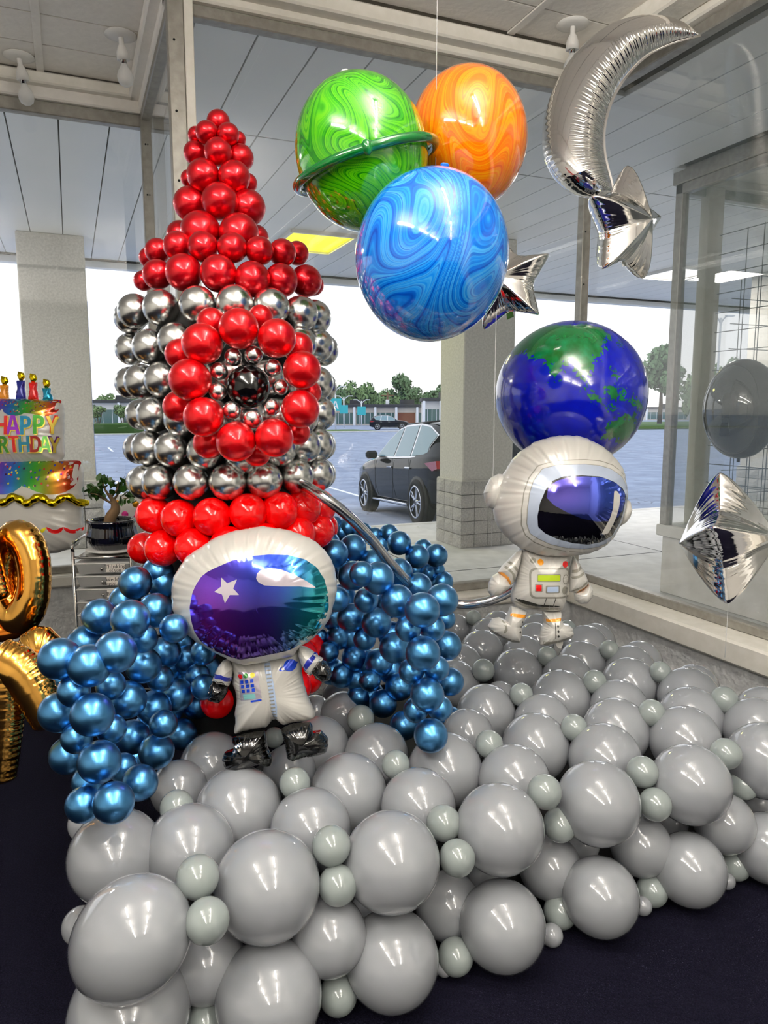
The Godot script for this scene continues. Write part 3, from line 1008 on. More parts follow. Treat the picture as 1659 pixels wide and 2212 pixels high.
func car() -> void:
	# local: x to the rear, -x to the front, +z to the side that faces the shop
	var f := at(795, 1104, 15.0)
	var r := at(910, 1134, 12.2)
	var mid := (f + r) * 0.5
	var dir := (r - f)
	dir = dir.normalized()
	var sidew := dir.cross(Vector3.UP).normalized()
	var t := thing("car", "dark navy sports utility car parked outside beyond the pillar", "car", mid - sidew * 0.9, Basis(dir, sidew.cross(dir), sidew))
	# stations: x, bottom, shoulder, roof, half width, half width at roof
	var S := [[-2.32, 0.52, 0.66, 0.70, 0.50, 0.40], [-2.26, 0.34, 0.76, 0.82, 0.78, 0.60], [-2.05, 0.26, 0.88, 0.96, 0.90, 0.74], [-1.6, 0.24, 0.97, 1.06, 0.95, 0.78], [-1.1, 0.24, 1.03, 1.12, 0.96, 0.78], [-0.85, 0.24, 1.06, 1.17, 0.96, 0.74],
		[-0.5, 0.24, 1.07, 1.40, 0.96, 0.68], [-0.1, 0.24, 1.08, 1.62, 0.96, 0.64], [0.35, 0.24, 1.08, 1.70, 0.96, 0.64], [0.9, 0.24, 1.09, 1.71, 0.96, 0.64], [1.4, 0.25, 1.11, 1.68, 0.96, 0.62], [1.8, 0.28, 1.13, 1.60, 0.95, 0.58], [2.1, 0.32, 1.13, 1.40, 0.92, 0.58], [2.32, 0.40, 1.08, 1.18, 0.84, 0.60], [2.40, 0.50, 0.98, 1.02, 0.70, 0.5]]
	var rows := []
	for s in S:
		var row := PackedVector3Array()
		for q in [[0.0, s[1]], [0.86, s[1]], [0.97, s[1] + 0.10], [1.0, lerpf(s[1], s[2], 0.5)], [1.0, lerpf(s[1], s[2], 0.75)], [0.985, s[2] - 0.03], [0.96, s[2]]]:
			row.append(Vector3(s[0], q[1], q[0] * s[4]))
		row.append(Vector3(s[0], lerpf(s[2], s[3], 0.5), lerpf(s[4] * 0.95, s[5], 0.45)))
		row.append(Vector3(s[0], s[3] - 0.06, s[5] * 1.02))
		row.append(Vector3(s[0], s[3] - 0.015, s[5] * 0.86))
		row.append(Vector3(s[0], s[3], 0.0))
		rows.append(row)
	var st := ST()
	for i in S.size() - 1:
		for j in 10:
			for e in [1.0, -1.0]:
				var m := Vector3(1, 1, e)
				var a: Vector3 = rows[i][j] * m
				var b: Vector3 = rows[i + 1][j] * m
				var c: Vector3 = rows[i + 1][j + 1] * m
				var d: Vector3 = rows[i][j + 1] * m
				if e > 0:
					quad(st, a, b, c, d)
				else:
					quad(st, a, d, c, b)
	for e in [0, S.size() - 1]:
		var row: PackedVector3Array = rows[e]
		for j in 10:
			for q in [1.0, -1.0]:
				var m := Vector3(1, 1, q)
				var c := Vector3(row[0].x, 0.8, 0)
				if (q > 0) == (e == 0):
					tri(st, c, row[j + 1] * m, row[j] * m)
				else:
					tri(st, c, row[j] * m, row[j + 1] * m)
	obj("body", st, M.car_paint, t)
	# glass on the near and far side, and the screens
	for e in [1.0, -1.0]:
		for w in [[[-0.72, 1.12], [-0.34, 1.42], [-0.02, 1.585], [0.22, 1.63], [0.22, 1.12]], [[0.29, 1.12], [0.29, 1.64], [0.95, 1.65], [1.05, 1.13]], [[1.12, 1.13], [1.04, 1.65], [1.45, 1.60], [1.85, 1.46], [1.70, 1.30], [1.72, 1.17]]]:
			var outer := ST()
			var glass := ST()
			var pg := PackedVector2Array()
			for q in w:
				pg.append(Vector2(q[0], q[1]))
			# leans in like the cabin side
			var lean := func(p: Vector2, o: float) -> Vector3: return Vector3(p.x, p.y, e * (0.925 - (p.y - 1.09) * 0.44 - maxf(0.0, p.x - 1.2) * 0.05 + o))
			for z in 2:
				var pp := scaled(pg, 1.0 if z else 1.11)
				var ix := Geometry2D.triangulate_polygon(pp)
				for i in range(0, ix.size(), 3):
					var a: Vector3 = lean.call(pp[ix[i]], 0.016 if z else 0.010)
					var b: Vector3 = lean.call(pp[ix[i + 1]], 0.016 if z else 0.010)
					var c: Vector3 = lean.call(pp[ix[i + 2]], 0.016 if z else 0.010)
					var nrm := (b - a).cross(c - a)
					if nrm.z * e > 0:
						tri(glass if z else outer, a, b, c)
					else:
						tri(glass if z else outer, a, c, b)
			var fr := obj("window_trim", outer, M.car_trim, t)
			obj("window", glass, M.car_glass, fr)
		# wheels
		for x in [-1.45, 1.45]:
			st = ST()
			lathe(st, PackedVector2Array([Vector2(0, 0.02), Vector2(0.42, 0.02), Vector2(0.43, -0.02), Vector2(0, -0.05)]), 28, Transform3D(Basis(Vector3.RIGHT, PI / 2 * e), Vector3(x, 0.385, e * 0.945)))
			var ar := obj("wheel_arch", st, M.black_plastic, t)
			st = ST()
			lathe(st, PackedVector2Array([Vector2(0.26, 0.10), Vector2(0.29, 0.125), Vector2(0.35, 0.12), Vector2(0.378, 0.09), Vector2(0.38, -0.09), Vector2(0.35, -0.12)]), 36, Transform3D(Basis(Vector3.RIGHT, PI / 2 * e), Vector3(x, 0.38, e * 0.88)))
			var wh := obj("wheel", st, M.rubber, t)
			st = ST()
			lathe(st, PackedVector2Array([Vector2(0.262, 0.115), Vector2(0.275, 0.12), Vector2(0.268, 0.105), Vector2(0.25, 0.06), Vector2(0.0, 0.05)]), 36, Transform3D(Basis(Vector3.RIGHT, PI / 2 * e), Vector3(x, 0.38, e * 0.88)))
			obj("rim", st, M.black_plastic, wh)
			st = ST()
			for q in 10:
				var a := TAU * (q / 2) / 5.0 + (0.14 if q % 2 else -0.14)
				box(st, Vector3(x + cos(a) * 0.135, 0.38 + sin(a) * 0.135, e * 0.975), Vector3(0.25, 0.026, 0.03), 0.004, Basis(Vector3.BACK, a))
			lathe(st, PackedVector2Array([Vector2(0, 0.11), Vector2(0.05, 0.11), Vector2(0.06, 0.08)]), 16, Transform3D(Basis(Vector3.RIGHT, PI / 2 * e), Vector3(x, 0.38, e * 0.88)))
			lathe(st, PackedVector2Array([Vector2(0.245, 0.118), Vector2(0.262, 0.124), Vector2(0.272, 0.118)]), 36, Transform3D(Basis(Vector3.RIGHT, PI / 2 * e), Vector3(x, 0.38, e * 0.88)))
			obj("spokes", st, M.car_trim, wh)
		st = ST()
		box(st, Vector3(-0.68, 1.15, e * 1.06), Vector3(0.14, 0.15, 0.22), 0.04)
		obj("mirror", st, M.car_paint, t)
		for x in [-0.02, 0.92]:
			st = ST()
			box(st, Vector3(x + 0.12, 0.93, e * 0.975), Vector3(0.24, 0.035, 0.03), 0.012)
			obj("door_handle", st, M.car_trim, t)
		st = ST()
		box(st, Vector3(0.0, 0.30, e * 0.955), Vector3(1.9, 0.045, 0.03), 0.012)
		obj("side_trim", st, M.car_trim, t)
		for x in [-0.78, 0.25, 1.09]:
			st = ST()
			box(st, Vector3(x, 0.72, e * 0.961), Vector3(0.008, 0.72, 0.004))
			obj("door_gap", st, M.dark_gap, t)
		st = ST()
		slab(st, PackedVector2Array([Vector2(1.78, 1.02), Vector2(2.26, 1.06), Vector2(2.30, 0.94), Vector2(2.1, 0.90)]), 0.86 if e > 0 else -0.955, 0.955 if e > 0 else -0.86)
		obj("tail_lamp", st, M.tail_red, t)
	st = ST()
	for e in [-1.0, 1.0]:
		rod(st, Vector3(0.0, 1.695, e * 0.56), Vector3(1.5, 1.70, e * 0.56), 0.016, 8)
	obj("roof_rails", st, M.black_plastic, t)
	# a second, far smaller in view, beyond its roof
	var t2 := t.duplicate()
	t2.name = numbered("car")
	add_child(t2)
	var p2 := at(842, 930, 88)
	t2.transform = Transform3D(Basis(Vector3.UP, deg_to_rad(-22.8 + 180.0)), Vector3(p2.x, -0.5, p2.z))
	t2.set_meta("label", "distant dark car showing just above the roof of the parked one")
	var wpt := at(903, 1142, 10.5)
	var bag := thing("litter", "crumpled white plastic bag on the ground at the foot of the grey pillar", "litter", Vector3(wpt.x, -0.13, wpt.z))
	st = ST()
	st.set_smooth_group(-1)
	var pr := []
	for i in 8:
		var row := []
		for j in 12:
			var th := PI * i / 7.0
			var ph := TAU * j / 12
			var rr := 1.0 if i % 7 == 0 else rng.randf_range(0.6, 1.2)
			row.append(Vector3(sin(th) * cos(ph) * 0.15, 0.06 + cos(th) * 0.06, sin(th) * sin(ph) * 0.08) * rr)
		pr.append(row)
	for i in 7:
		for j in 12:
			var k := (j + 1) % 12
			quad(st, pr[i][j], pr[i][k], pr[i + 1][k], pr[i + 1][j])
	obj("film", st, M.string_white, bag)

# ---------------------------------------------------------------- the shop across the alcove
func neighbour() -> void:
	bx("wall_neighbour_low", Vector3(4.86, -0.02, -5.1), Vector3(5.0, 0.5, 3.2), M.wall_paint, null, 0.01)
	bx("wall_neighbour_front_low", Vector3(5.0, -0.02, -5.1), Vector3(12.0, 0.5, -4.95), M.wall_paint, null, 0.01)
	bx("trim_29", Vector3(4.82, 0.5, -5.14), Vector3(5.02, 0.6, 3.2), M.wall_paint, null, 0.01)
	bx("trim_30", Vector3(5.02, 0.5, -5.14), Vector3(12.0, 0.6, -4.93), M.wall_paint, null, 0.01)
	bx("trim_31", Vector3(4.84, 0.6, -5.12), Vector3(4.92, 3.5, -5.04), M.mullion_metal, null, 0.005)
	bx("trim_32", Vector3(5.10, 0.6, -5.1), Vector3(5.28, 3.5, -5.0), M.bright_trim, null, 0.008)
	bx("trim_33", Vector3(4.84, 3.42, -5.12), Vector3(4.92, 3.5, 3.2), M.mullion_metal, null, 0.005)
	bx("trim_34", Vector3(4.92, 3.42, -5.12), Vector3(12.0, 3.5, -5.04), M.mullion_metal, null, 0.005)
	bx("trim_35", Vector3(4.98, 3.5, -5.14), Vector3(12.0, 3.62, -4.96), M.bright_trim, null, 0.006)
	bx("trim_36", Vector3(4.82, 3.5, -5.14), Vector3(4.98, 3.62, 3.2), M.mullion_metal, null, 0.006)
	bx("trim_37", Vector3(9.0, 0.6, -5.1), Vector3(9.12, 3.5, -5.0), M.mullion_metal, null, 0.006)
	bx("window_5", Vector3(4.875, 0.6, -5.05), Vector3(4.885, 3.42, 3.2), M.tinted_glass, null, 0.0)
	bx("window_6", Vector3(4.92, 0.6, -5.085), Vector3(12.0, 3.42, -5.078), M.glass, null, 0.0)
	bx("floor_neighbour", Vector3(5.0, -0.12, -4.95), Vector3(12.0, -0.01, 3.2), M.concrete, null, 0.0)
	bx("ceiling_neighbour", Vector3(4.9, 3.56, -5.05), Vector3(12.1, 3.96, 3.3), M.bright_trim, null, 0.0)
	bx("wall_neighbour_back", Vector3(4.86, 0, 3.2), Vector3(12.2, 3.6, 3.4), M.wall_paint, null, 0.0)
	bx("wall_neighbour_side", Vector3(12.0, 0, -0.5), Vector3(12.2, 3.6, 3.2), M.wall_paint, null, 0.0)
	bx("window_7", Vector3(12.05, 0.0, -5.0), Vector3(12.06, 3.5, -0.5), M.glass, null, 0.0)
	bx("wall_alcove_back", Vector3(3.1, 0, 3.4), Vector3(4.9, 3.7, 3.6), M.wall_paint, null, 0.0)
	# wire grid panels
	var t := thing("wire_grid_panel", "black wire display grid standing along the neighbouring side window", "display grid", Vector3(5.12, 0.65, -4.6), Basis(), "wire grids in the neighbouring shop")
	for i in 13:
		var st := ST()
		rod(st, Vector3(0, 0, i * 0.16), Vector3(0, 2.43, i * 0.16), 0.004, 6)
		obj("wire", st, M.black_wire, t)
	for i in 16:
		var st := ST()
		rod(st, Vector3(0, 0.02 + i * 0.16, -0.28), Vector3(0, 0.02 + i * 0.16, 2.0), 0.004, 6)
		obj("wire", st, M.black_wire, t)
	var t2 := thing("wire_grid_panel", "black wire display grid standing along the neighbouring front window", "display grid", Vector3(5.36, 0.65, -4.85), Basis(), "wire grids in the neighbouring shop")
	for i in 9:
		var st := ST()
		rod(st, Vector3(i * 0.2, 0, 0), Vector3(i * 0.2, 2.13, 0), 0.004, 6)
		obj("wire", st, M.black_wire, t2)
	for i in 11:
		var st := ST()
		rod(st, Vector3(-0.1, 0.02 + i * 0.21, 0), Vector3(1.7, 0.02 + i * 0.21, 0), 0.004, 6)
		obj("wire", st, M.black_wire, t2)
	# dark round balloon in the neighbouring window
	var c := at(1602, 884, 5.75)
	var g := thing("smoky_balloon", "dark smoky round balloon hanging behind the neighbouring shop glass", "balloon", c)
	var sm := mat("smoke_film", Color(0.20, 0.22, 0.20, 0.80), 0.06, 0.35, 0.6)
	sm.transparency = BaseMaterial3D.TRANSPARENCY_ALPHA
	var pr := PackedVector2Array()
	for i in 25:
		pr.append(Vector2(0.28 * sin(PI * i / 24.0) if i % 24 else 0.0, 0.385 * cos(PI * i / 24.0)))
	var st := ST()
	lathe(st, pr, 40)
	obj("body", st, sm, g)
	st = ST()
	rod(st, Vector3(0, -0.385, 0), Vector3(0, -0.41, 0), 0.012, 8)
	obj("knot", st, M.black_wire, g)

# ---------------------------------------------------------------- latex balloons
func balloon_mesh(seg: int, rings: int, egg: float) -> ArrayMesh:
	var st := ST()
	var prof := PackedVector2Array()
	for i in rings + 1:
		var a := PI * i / rings
		var y := cos(a)
		var r := sin(a)
		if y < 0:
			y *= 1.0 + egg * pow(-y, 3.0)
			r *= 1.0 - egg * 0.5 * pow(-y, 2.0) * 0.5
		if i == 0 or i == rings:
			r = 0.0
		prof.append(Vector2(r, y))
	lathe(st, prof, seg)
	return done(st)

func parse(s: String) -> Array:
	var out := []
	for w in s.split(" ", false):
		var q := w.split(",")
		out.append([Vector3(float(q[0]), float(q[1]), float(q[2])) / 1000.0, float(q[3]) / 1000.0])
	return out

func out_basis(dir: Vector3) -> Basis:
	var y := dir.normalized()
	var x := y.cross(Vector3(0.31, 0.2, 0.93)).normalized()
	return Basis(x, y, x.cross(y))

func one_balloon(called: String, mesh: Mesh, m: Material, p: Vector3, r: float, dir: Vector3, label: String, group: String, stretch := Vector3.ONE) -> MeshInstance3D:
	var o := put(numbered(called), mesh, m)
	o.transform = Transform3D(out_basis(dir) * Basis.from_scale(stretch * r), p)
	tag(o, label, "balloon", group)
	return o

func clock(i: int, n: int, a: float) -> String:
	var words := ["twelve", "one", "two", "three", "four", "five", "six", "seven", "eight", "nine", "ten", "eleven"]
	return words[int(round(a / TAU * 12.0 + 12.0)) % 12]

func balloons() -> void:
	var mid := balloon_mesh(28, 18, 0.06)
	var big := balloon_mesh(44, 30, 0.08)
	var axis := at(491, 1000, 2.9)
	var side := VX
	for spec in [["cone", "red_chrome_balloon", "red_chrome", "deep red chrome balloon in the rocket nose, %s tier down, %s from the left", "red nose cone balloons"],
			["silver", "silver_chrome_balloon", "silver_chrome", "silver chrome balloon in the %s silver ring of the rocket, %s from left", "silver rings of the rocket body"],
			["redbase", "red_balloon", "red_latex", "glossy bright red balloon, %s ring under the silver body, %s from left", "bright red rings under the silver body"],
			["redlow", "red_balloon", "red_latex", "shadowed red balloon behind the purple-visored astronaut, %s row down, %s from left", "red balloons at the rocket foot"]]:
		var tiers: Array = DATA[spec[0]]
		for t in tiers.size():
			var k := 0
			for b in parse(tiers[t]):
				var p: Vector3 = b[0]
				var dir := p - Vector3(axis.x, p.y, axis.z)
				var lab: String = spec[3] % [ORD[t], ORD[k]]
				if spec[0] == "cone" and t == 0:
					dir = Vector3.UP
					lab = "topmost deep red chrome balloon at the very tip of the rocket"
				one_balloon(spec[1], mid, M[spec[2]], p, b[1], dir, lab, spec[4])
				k += 1
	# the round porthole
	var pc: Vector3 = parse(DATA.black[0])[0][0]
	for spec in [["porthole", "red_chrome_balloon", "porthole_red", "large red chrome balloon of the porthole front ring, at %s o'clock", "front ring of the porthole"],
			["porthole_rear", "red_chrome_balloon", "porthole_red", "red chrome balloon half hidden behind the porthole front ring, at %s o'clock", "rear ring of the porthole"],
			["mini", "mini_silver_balloon", "silver_chrome", "tiny silver chrome balloon round the black porthole centre, at %s o'clock", "tiny silver ring of the porthole"]]:
		var L := parse(DATA[spec[0]][0])
		var seen_ := {}
		var offs := []
		for b in L:
			var d: Vector3 = b[0] - pc
			offs.append(fposmod(atan2(d.dot(VX), d.dot(VY)), TAU))
		for k in L.size():
			var b: Array = L[k]
			var w := clock(k, L.size(), offs[k])
			var extra := "just past " if seen_.has(w) else ""
			seen_[w] = true
			one_balloon(spec[1], mid, M[spec[2]], b[0], b[1], (b[0] - pc) * 1.0 - VZ * 0.03, spec[3] % (extra + w), spec[4])
	var bb: Array = parse(DATA.black[0])[0]
	one_balloon("black_balloon", mid, M.black_latex, bb[0], bb[1], -VZ, "shiny black balloon in the centre of the rocket porthole", "")
	# fins
	for spec in [["leftfin", "on the gold number side fin"], ["rightfin", "on the car side fin"], ["backfin", "on the rear window side fin"], ["rightdeep", "deep inside the car side fin"], ["leftdeep", "deep inside the gold number side fin"]]:
		var tiers: Array = DATA[spec[0]]
		for t in tiers.size():
			var k := 0
			for b in parse(tiers[t]):
				var p: Vector3 = b[0]
				var dir := Vector3(rng.randf_range(-0.5, 0.5), 0.5, rng.randf_range(-0.5, 0.5)) - VZ * 0.8
				one_balloon("blue_chrome_balloon", mid, M.blue_chrome, p, b[1], dir, "%sblue chrome balloon %s, %s row, %s from left" % ["small " if b[1] < 0.0385 else "", spec[1], ORD[t], ORD[k]], "blue chrome balloons of the rocket fins")
				k += 1
	# the grey moon ground
	for spec in [["greybottom", "large grey balloon resting on the carpet, front bottom row, %s%s from the left", Vector3(0, 0.35, 0)], ["greymid", "grey balloon wedged between the front rows of the moon ground, %s%s from the left", Vector3(0, 0.2, 0)],
			["greyrear", "grey balloon peeping out at the dark outer side of the moon ground%s%s", Vector3(0, 0.2, 0)],
			["greyupper", "large grey balloon of the front upper row, over the carpet edge, %s%s from the left", Vector3(0, 0.6, 0)], ["greytop", "large grey balloon on top of the moon ground, %s bank back, %s from the left", Vector3(0, 1.0, 0)],
			["innergrey", "pale grey balloon deep in the gaps of the front edge, %s%s from the left", Vector3(0, 0.3, 0)],
			["smallgrey", "", Vector3(0, 0.7, 0)], ["lowgrey", "tiny grey balloon tucked under the front edge on the carpet, %s%s from the left", Vector3(0, 0.2, 0)]]:
		var tiers: Array = DATA[spec[0]]
		for t in tiers.size():
			var k := 0
			for b in parse(tiers[t]):
				var p: Vector3 = b[0]
				var name_ := "grey_balloon"
				var m: Material = M.grey_latex
				var dir: Vector3 = spec[2] - VZ * 0.5 + Vector3(rng.randf_range(-0.25, 0.25), 0, rng.randf_range(-0.25, 0.25))
				var lab: String
				var mesh := big
				if spec[0] == "smallgrey":
					name_ = "small_grey_balloon"
					m = M.pale_grey_latex
					lab = "small pale grey balloon %s, %s from the left" % [["along the front of the moon ground", "half way back on the moon ground", "far back by the window wall"][t], ORD[k]]
					mesh = mid
				elif spec[0] == "greytop":
					lab = spec[1] % [ORD[t], ORD[k]]
				elif spec[0] == "greyrear":
					lab = spec[1] % ["", ""]
				else:
					lab = spec[1] % ["", ORD[k]]
				var st := Vector3(1, 1, 1)
				if spec[0] in ["greyupper", "greybottom"]:
					st = Vector3(1.0, 1.03, 1.0)
				if spec[0] == "greyupper" and k == 0:
					st = Vector3(0.93, 1.09, 0.93)
					dir = (VX * 0.75 + VY * 0.8 - VZ * 0.35)
				var o := one_balloon(name_, mesh, m, p, b[1], dir, lab, "small grey balloons of the moon ground" if spec[0] == "smallgrey" else "large grey balloons of the moon ground", st)
				if spec[0] == "greyupper" and k == 0:
					var kn := ST()
					lathe(kn, PackedVector2Array([Vector2(0.02, -1.06), Vector2(0.035, -1.09), Vector2(0.03, -1.12), Vector2(0.06, -1.15), Vector2(0.09, -1.24), Vector2(0.07, -1.24), Vector2(0.0, -1.16)]), 14)
					obj("knot", kn, M.grey_latex, o)
				k += 1
	# what carries the balloons: a dark stage and a dark column
	var st := ST()
	var f := PackedVector2Array()
	for q in [[300, 2000, 2.05], [1640, 1800, 2.85], [1640, 1560, 3.3], [1250, 1390, 4.2], [980, 1350, 4.1], [600, 1500, 3.0], [330, 1750, 2.4]]:
		var p := at(q[0], q[1], q[2])
		f.append(Vector2(p.x, p.z))
	slab(st, f, -0.22, 0.0, Transform3D(Basis(Vector3(1, 0, 0), Vector3(0, 0, 1), Vector3(0, -1, 0)), Vector3.ZERO))
	tag(obj("display_stage", st, M.dark_frame), "low black stage hidden under the grey balloon moon ground", "stage")
	st = ST()
	lathe(st, PackedVector2Array([Vector2(0, 2.0), Vector2(0.2, 2.0), Vector2(0.25, 1.9), Vector2(0.27, 0.4), Vector2(0, 0.4)]), 28, Transform3D(Basis(), Vector3(axis.x, 0, axis.z)))
	tag(obj("rocket_column", st, M.dark_frame), "black support column glimpsed through gaps of the balloon rocket", "column")
	# the long silver tube balloon that tethers the floating astronaut
	st = ST()
	tube(st, curve([at(640, 1040, 2.62), at(690, 1068, 2.5), at(745, 1108, 2.52), at(800, 1163, 2.6), at(845, 1218, 2.72), at(905, 1275, 2.95), at(985, 1304, 3.02), at(1040, 1302, 3.0), at(1085, 1287, 2.98), at(1118, 1268, 2.95)], 90), PackedFloat32Array([0.019]), 16)
	tag(obj("tether_balloon", st, M.silver_tube), "long thin silver tube balloon tethering the floating astronaut to the rocket", "balloon")

# ---------------------------------------------------------------- planets
func marble(key: String, seed_: int, cols: Array, scl: float, bands: float, warp: float, tall: float) -> void:
	var n := FastNoiseLite.new()
	n.seed = seed_
	n.frequency = scl
	n.fractal_octaves = 1
	var n2 := FastNoiseLite.new()
	n2.seed = seed_ + 9
	n2.frequency = scl * 1.1
	n2.fractal_octaves = 1
	var W := 1280
	var Hh := 640
	var im := Image.create(W, Hh, false, Image.FORMAT_RGB8)
	var g := Gradient.new()
	g.offsets = PackedFloat32Array()
	g.colors = PackedColorArray()
	for i in cols.size():
		g.add_point(float(i) / (cols.size() - 1), cols[i])
	for y in Hh:
		var th := PI * (y + 0.5) / Hh
		var sy := cos(th)
		var sr := sin(th)
		for x in W:
			var ph := TAU * x / W
			var d := Vector3(sr * cos(ph), sy * tall, sr * sin(ph))
			var w := n2.get_noise_3dv(d) * warp
			var v := n.get_noise_3d(d.x + w, d.y + w * 0.6, d.z - w) * bands
			var q := 0.45 * sin(v * 2.1) + 0.33 * sin(v * 5.3 + 1.0) + 0.24 * sin(v * 13.0 + 2.0) + 0.12 * sin(v * 31.0)
			im.set_pixel(x, y, g.sample(clampf(0.5 + 0.5 * q, 0.0, 1.0)))
	var m := mat(key, Color.WHITE, 0.1, 0.0, 0.7)
	m.albedo_texture = ImageTexture.create_from_image(im)

func globe(seg: int, rings: int) -> SurfaceTool:
	var st := ST()
	for i in rings:
		for j in seg:
			var q := []
			for e in [[i, j], [i + 1, j], [i + 1, j + 1], [i, j + 1]]:
				var th: float = PI * e[0] / rings
				var ph: float = TAU * e[1] / seg
				q.append([Vector3(sin(th) * cos(ph), cos(th), sin(th) * sin(ph)), Vector2(float(e[1]) / seg, float(e[0]) / rings)])
			for t in ([[0, 1, 2]] if i == 0 else [[0, 1, 3]] if i == rings - 1 else [[0, 1, 2], [0, 2, 3]]):
				for k in t:
					st.set_uv(q[k][1])
					st.set_normal(q[k][0])
					st.add_vertex(q[k][0])
	return st

func planets() -> void:
	var ball := globe(72, 48)
	ball.index()
	var gm := ball.commit()
	marble("marble_green", 3, [Color(0.02, 0.36, 0.02), Color(0.14, 0.56, 0.01), Color(0.36, 0.70, 0.02), Color(0.24, 0.64, 0.02), Color(0.02, 0.34, 0.03)], 0.75, 12.0, 0.8, 0.40)
	marble("marble_orange", 12, [Color(0.88, 0.33, 0.01), Color(0.95, 0.44, 0.01), Color(0.95, 0.48, 0.02), Color(0.96, 0.62, 0.06), Color(0.92, 0.38, 0.01)], 0.75, 11.0, 0.7, 0.28)
	marble("marble_blue", 21, [Color(0.01, 0.27, 0.70), Color(0.03, 0.40, 0.82), Color(0.08, 0.52, 0.90), Color(0.28, 0.65, 0.92), Color(0.02, 0.30, 0.75)], 0.65, 14.0, 0.9, 0.46)
	earth_print()
	var up := Basis(VX, Vector3.UP, VX.cross(Vector3.UP))
	for p in [["green_planet", "marble_green", [781, 332, 2.4], [143, 161], "lime and dark green marbled planet balloon with a green ring", 12.0], ["orange_planet", "marble_orange", [1010, 301, 2.62], [128, 145], "orange and yellow marbled planet balloon behind the ringed green one", 0.0],
			["blue_planet", "marble_blue", [932.5, 554, 2.2], [165, 180], "large blue marbled planet balloon hanging below the orange one", -8.0], ["earth_planet", "earth", [1232, 853, 3.25], [160, 156], "royal blue globe balloon printed with green continents above an astronaut", 0.0]]:
		var a: Array = p[2]
		var t := thing(p[0], p[4], "balloon", at(a[0], a[1], a[2]), up * Basis(Vector3(0, 0, 1), deg_to_rad(p[5])))
		var s: Array = p[3]
		var k: float = a[2] / 1600.0
		var o := put("body", gm, M[p[1]], t)
		o.scale = Vector3(s[0] * k, s[1] * k, s[0] * k)
		var st := ST()
		if p[0] in ["orange_planet", "earth_planet"]:
			continue
		lathe(st, PackedVector2Array([Vector2(0.0, s[1] * k + 0.018), Vector2(0.012, s[1] * k + 0.016), Vector2(0.014, s[1] * k + 0.012), Vector2(0.008, s[1] * k + 0.007), Vector2(0.010, s[1] * k + 0.002), Vector2(0.022, s[1] * k - 0.004)]), 14)
		obj("knot", st, M.string_white if p[0] == "green_planet" else M[p[1]], t)
		if p[0] == "green_planet":
			# the twisted balloon ring with its knot in front
			var c := Vector3(0.005, 0.0, 0.0)
			var pts := PackedVector3Array()
			for i in 64:
				var an := TAU * i / 64.0
				pts.append(c + Vector3(cos(an) * 0.232, cos(an) * 0.021 - sin(an) * 0.022 - 0.04, sin(an) * 0.232))
			st = ST()
			tube(st, pts, PackedFloat32Array([0.0155]), 14, true)
			var rg := obj("ring", st, M.green_latex, t)
			st = ST()
			var kx := Transform3D(Basis.from_scale(Vector3(0.017, 0.023, 0.018)), c + Vector3(0.005, -0.062, 0.236))
			var pr := PackedVector2Array()
			for i in 11:
				pr.append(Vector2(sin(PI * i / 10.0) if i % 10 else 0.0, cos(PI * i / 10.0)))
			lathe(st, pr, 14, kx)
			obj("ring_knot", st, M.green_latex, rg)

func earth_print() -> void:
	var lands := []
	for s in ["-85,62 -40,66 0,64 24,66 44,58 42,46 30,40 26,30 18,24 14,16 10,8 4,12 2,20 -6,22 -10,8 -16,20 -24,26 -34,28 -46,34 -60,30 -75,40", "9,4 18,0 24,-6 20,-8 12,-2", "26,6 34,6 36,-3 30,-5 26,0", "38,4 42,2 40,-6 38,-4", "46,-2 56,-4 66,-8 68,-13 58,-11 48,-7", "30,20 34,16 36,8 32,10", "48,36 54,42 56,48 52,44 46,36", "22,-8 30,-9 38,-11 34,-12 24,-10", "31,-22 40,-18 46,-14 52,-18 55,-12 60,-20 68,-28 66,-38 54,-40 46,-34 32,-36 29,-30", "66,-46 74,-42 76,-48 68,-52"]:
		lands.append(pv(s))
	var n := FastNoiseLite.new()
	n.seed = 77
	n.frequency = 0.11
	n.fractal_octaves = 4
	var W := 1024
	var Hh := 512
	var im := Image.create(W, Hh, false, Image.FORMAT_RGB8)
	for y in Hh:
		for x in W:
			var lon := 360.0 * x / W - 90.0
			var lat := 90.0 - 180.0 * y / Hh
			if lon > 180:
				lon -= 360
			var q := Vector2(-lon + n.get_noise_2d(x * 0.6, y * 0.6) * 7.0 + 14.0, -lat + n.get_noise_2d(x * 0.6 + 400, y * 0.6) * 7.0)
			var hit := false
			if absf(q.x) < 95:
				for L in lands:
					if Geometry2D.is_point_in_polygon(q, L):
						hit = true
						break
			var v := n.get_noise_2d(x * 0.25, y * 0.25)
			im.set_pixel(x, y, Color(0.02, 0.36 + 0.08 * v, 0.17 + 0.1 * v) if hit else Color(0.02, 0.06 + 0.02 * v, 0.60 + 0.05 * v))
	var m := mat("earth", Color.WHITE, 0.14, 0.0, 0.7)
	m.albedo_texture = ImageTexture.create_from_image(im)

# ---------------------------------------------------------------- foil balloons
func facing(yaw := 0.0, roll := 0.0, tilt := 0.0) -> Basis:
	return Basis(VX, VY, -VZ) * Basis(Vector3.UP, deg_to_rad(yaw)) * Basis(Vector3.RIGHT, deg_to_rad(tilt)) * Basis(Vector3.BACK, deg_to_rad(roll))

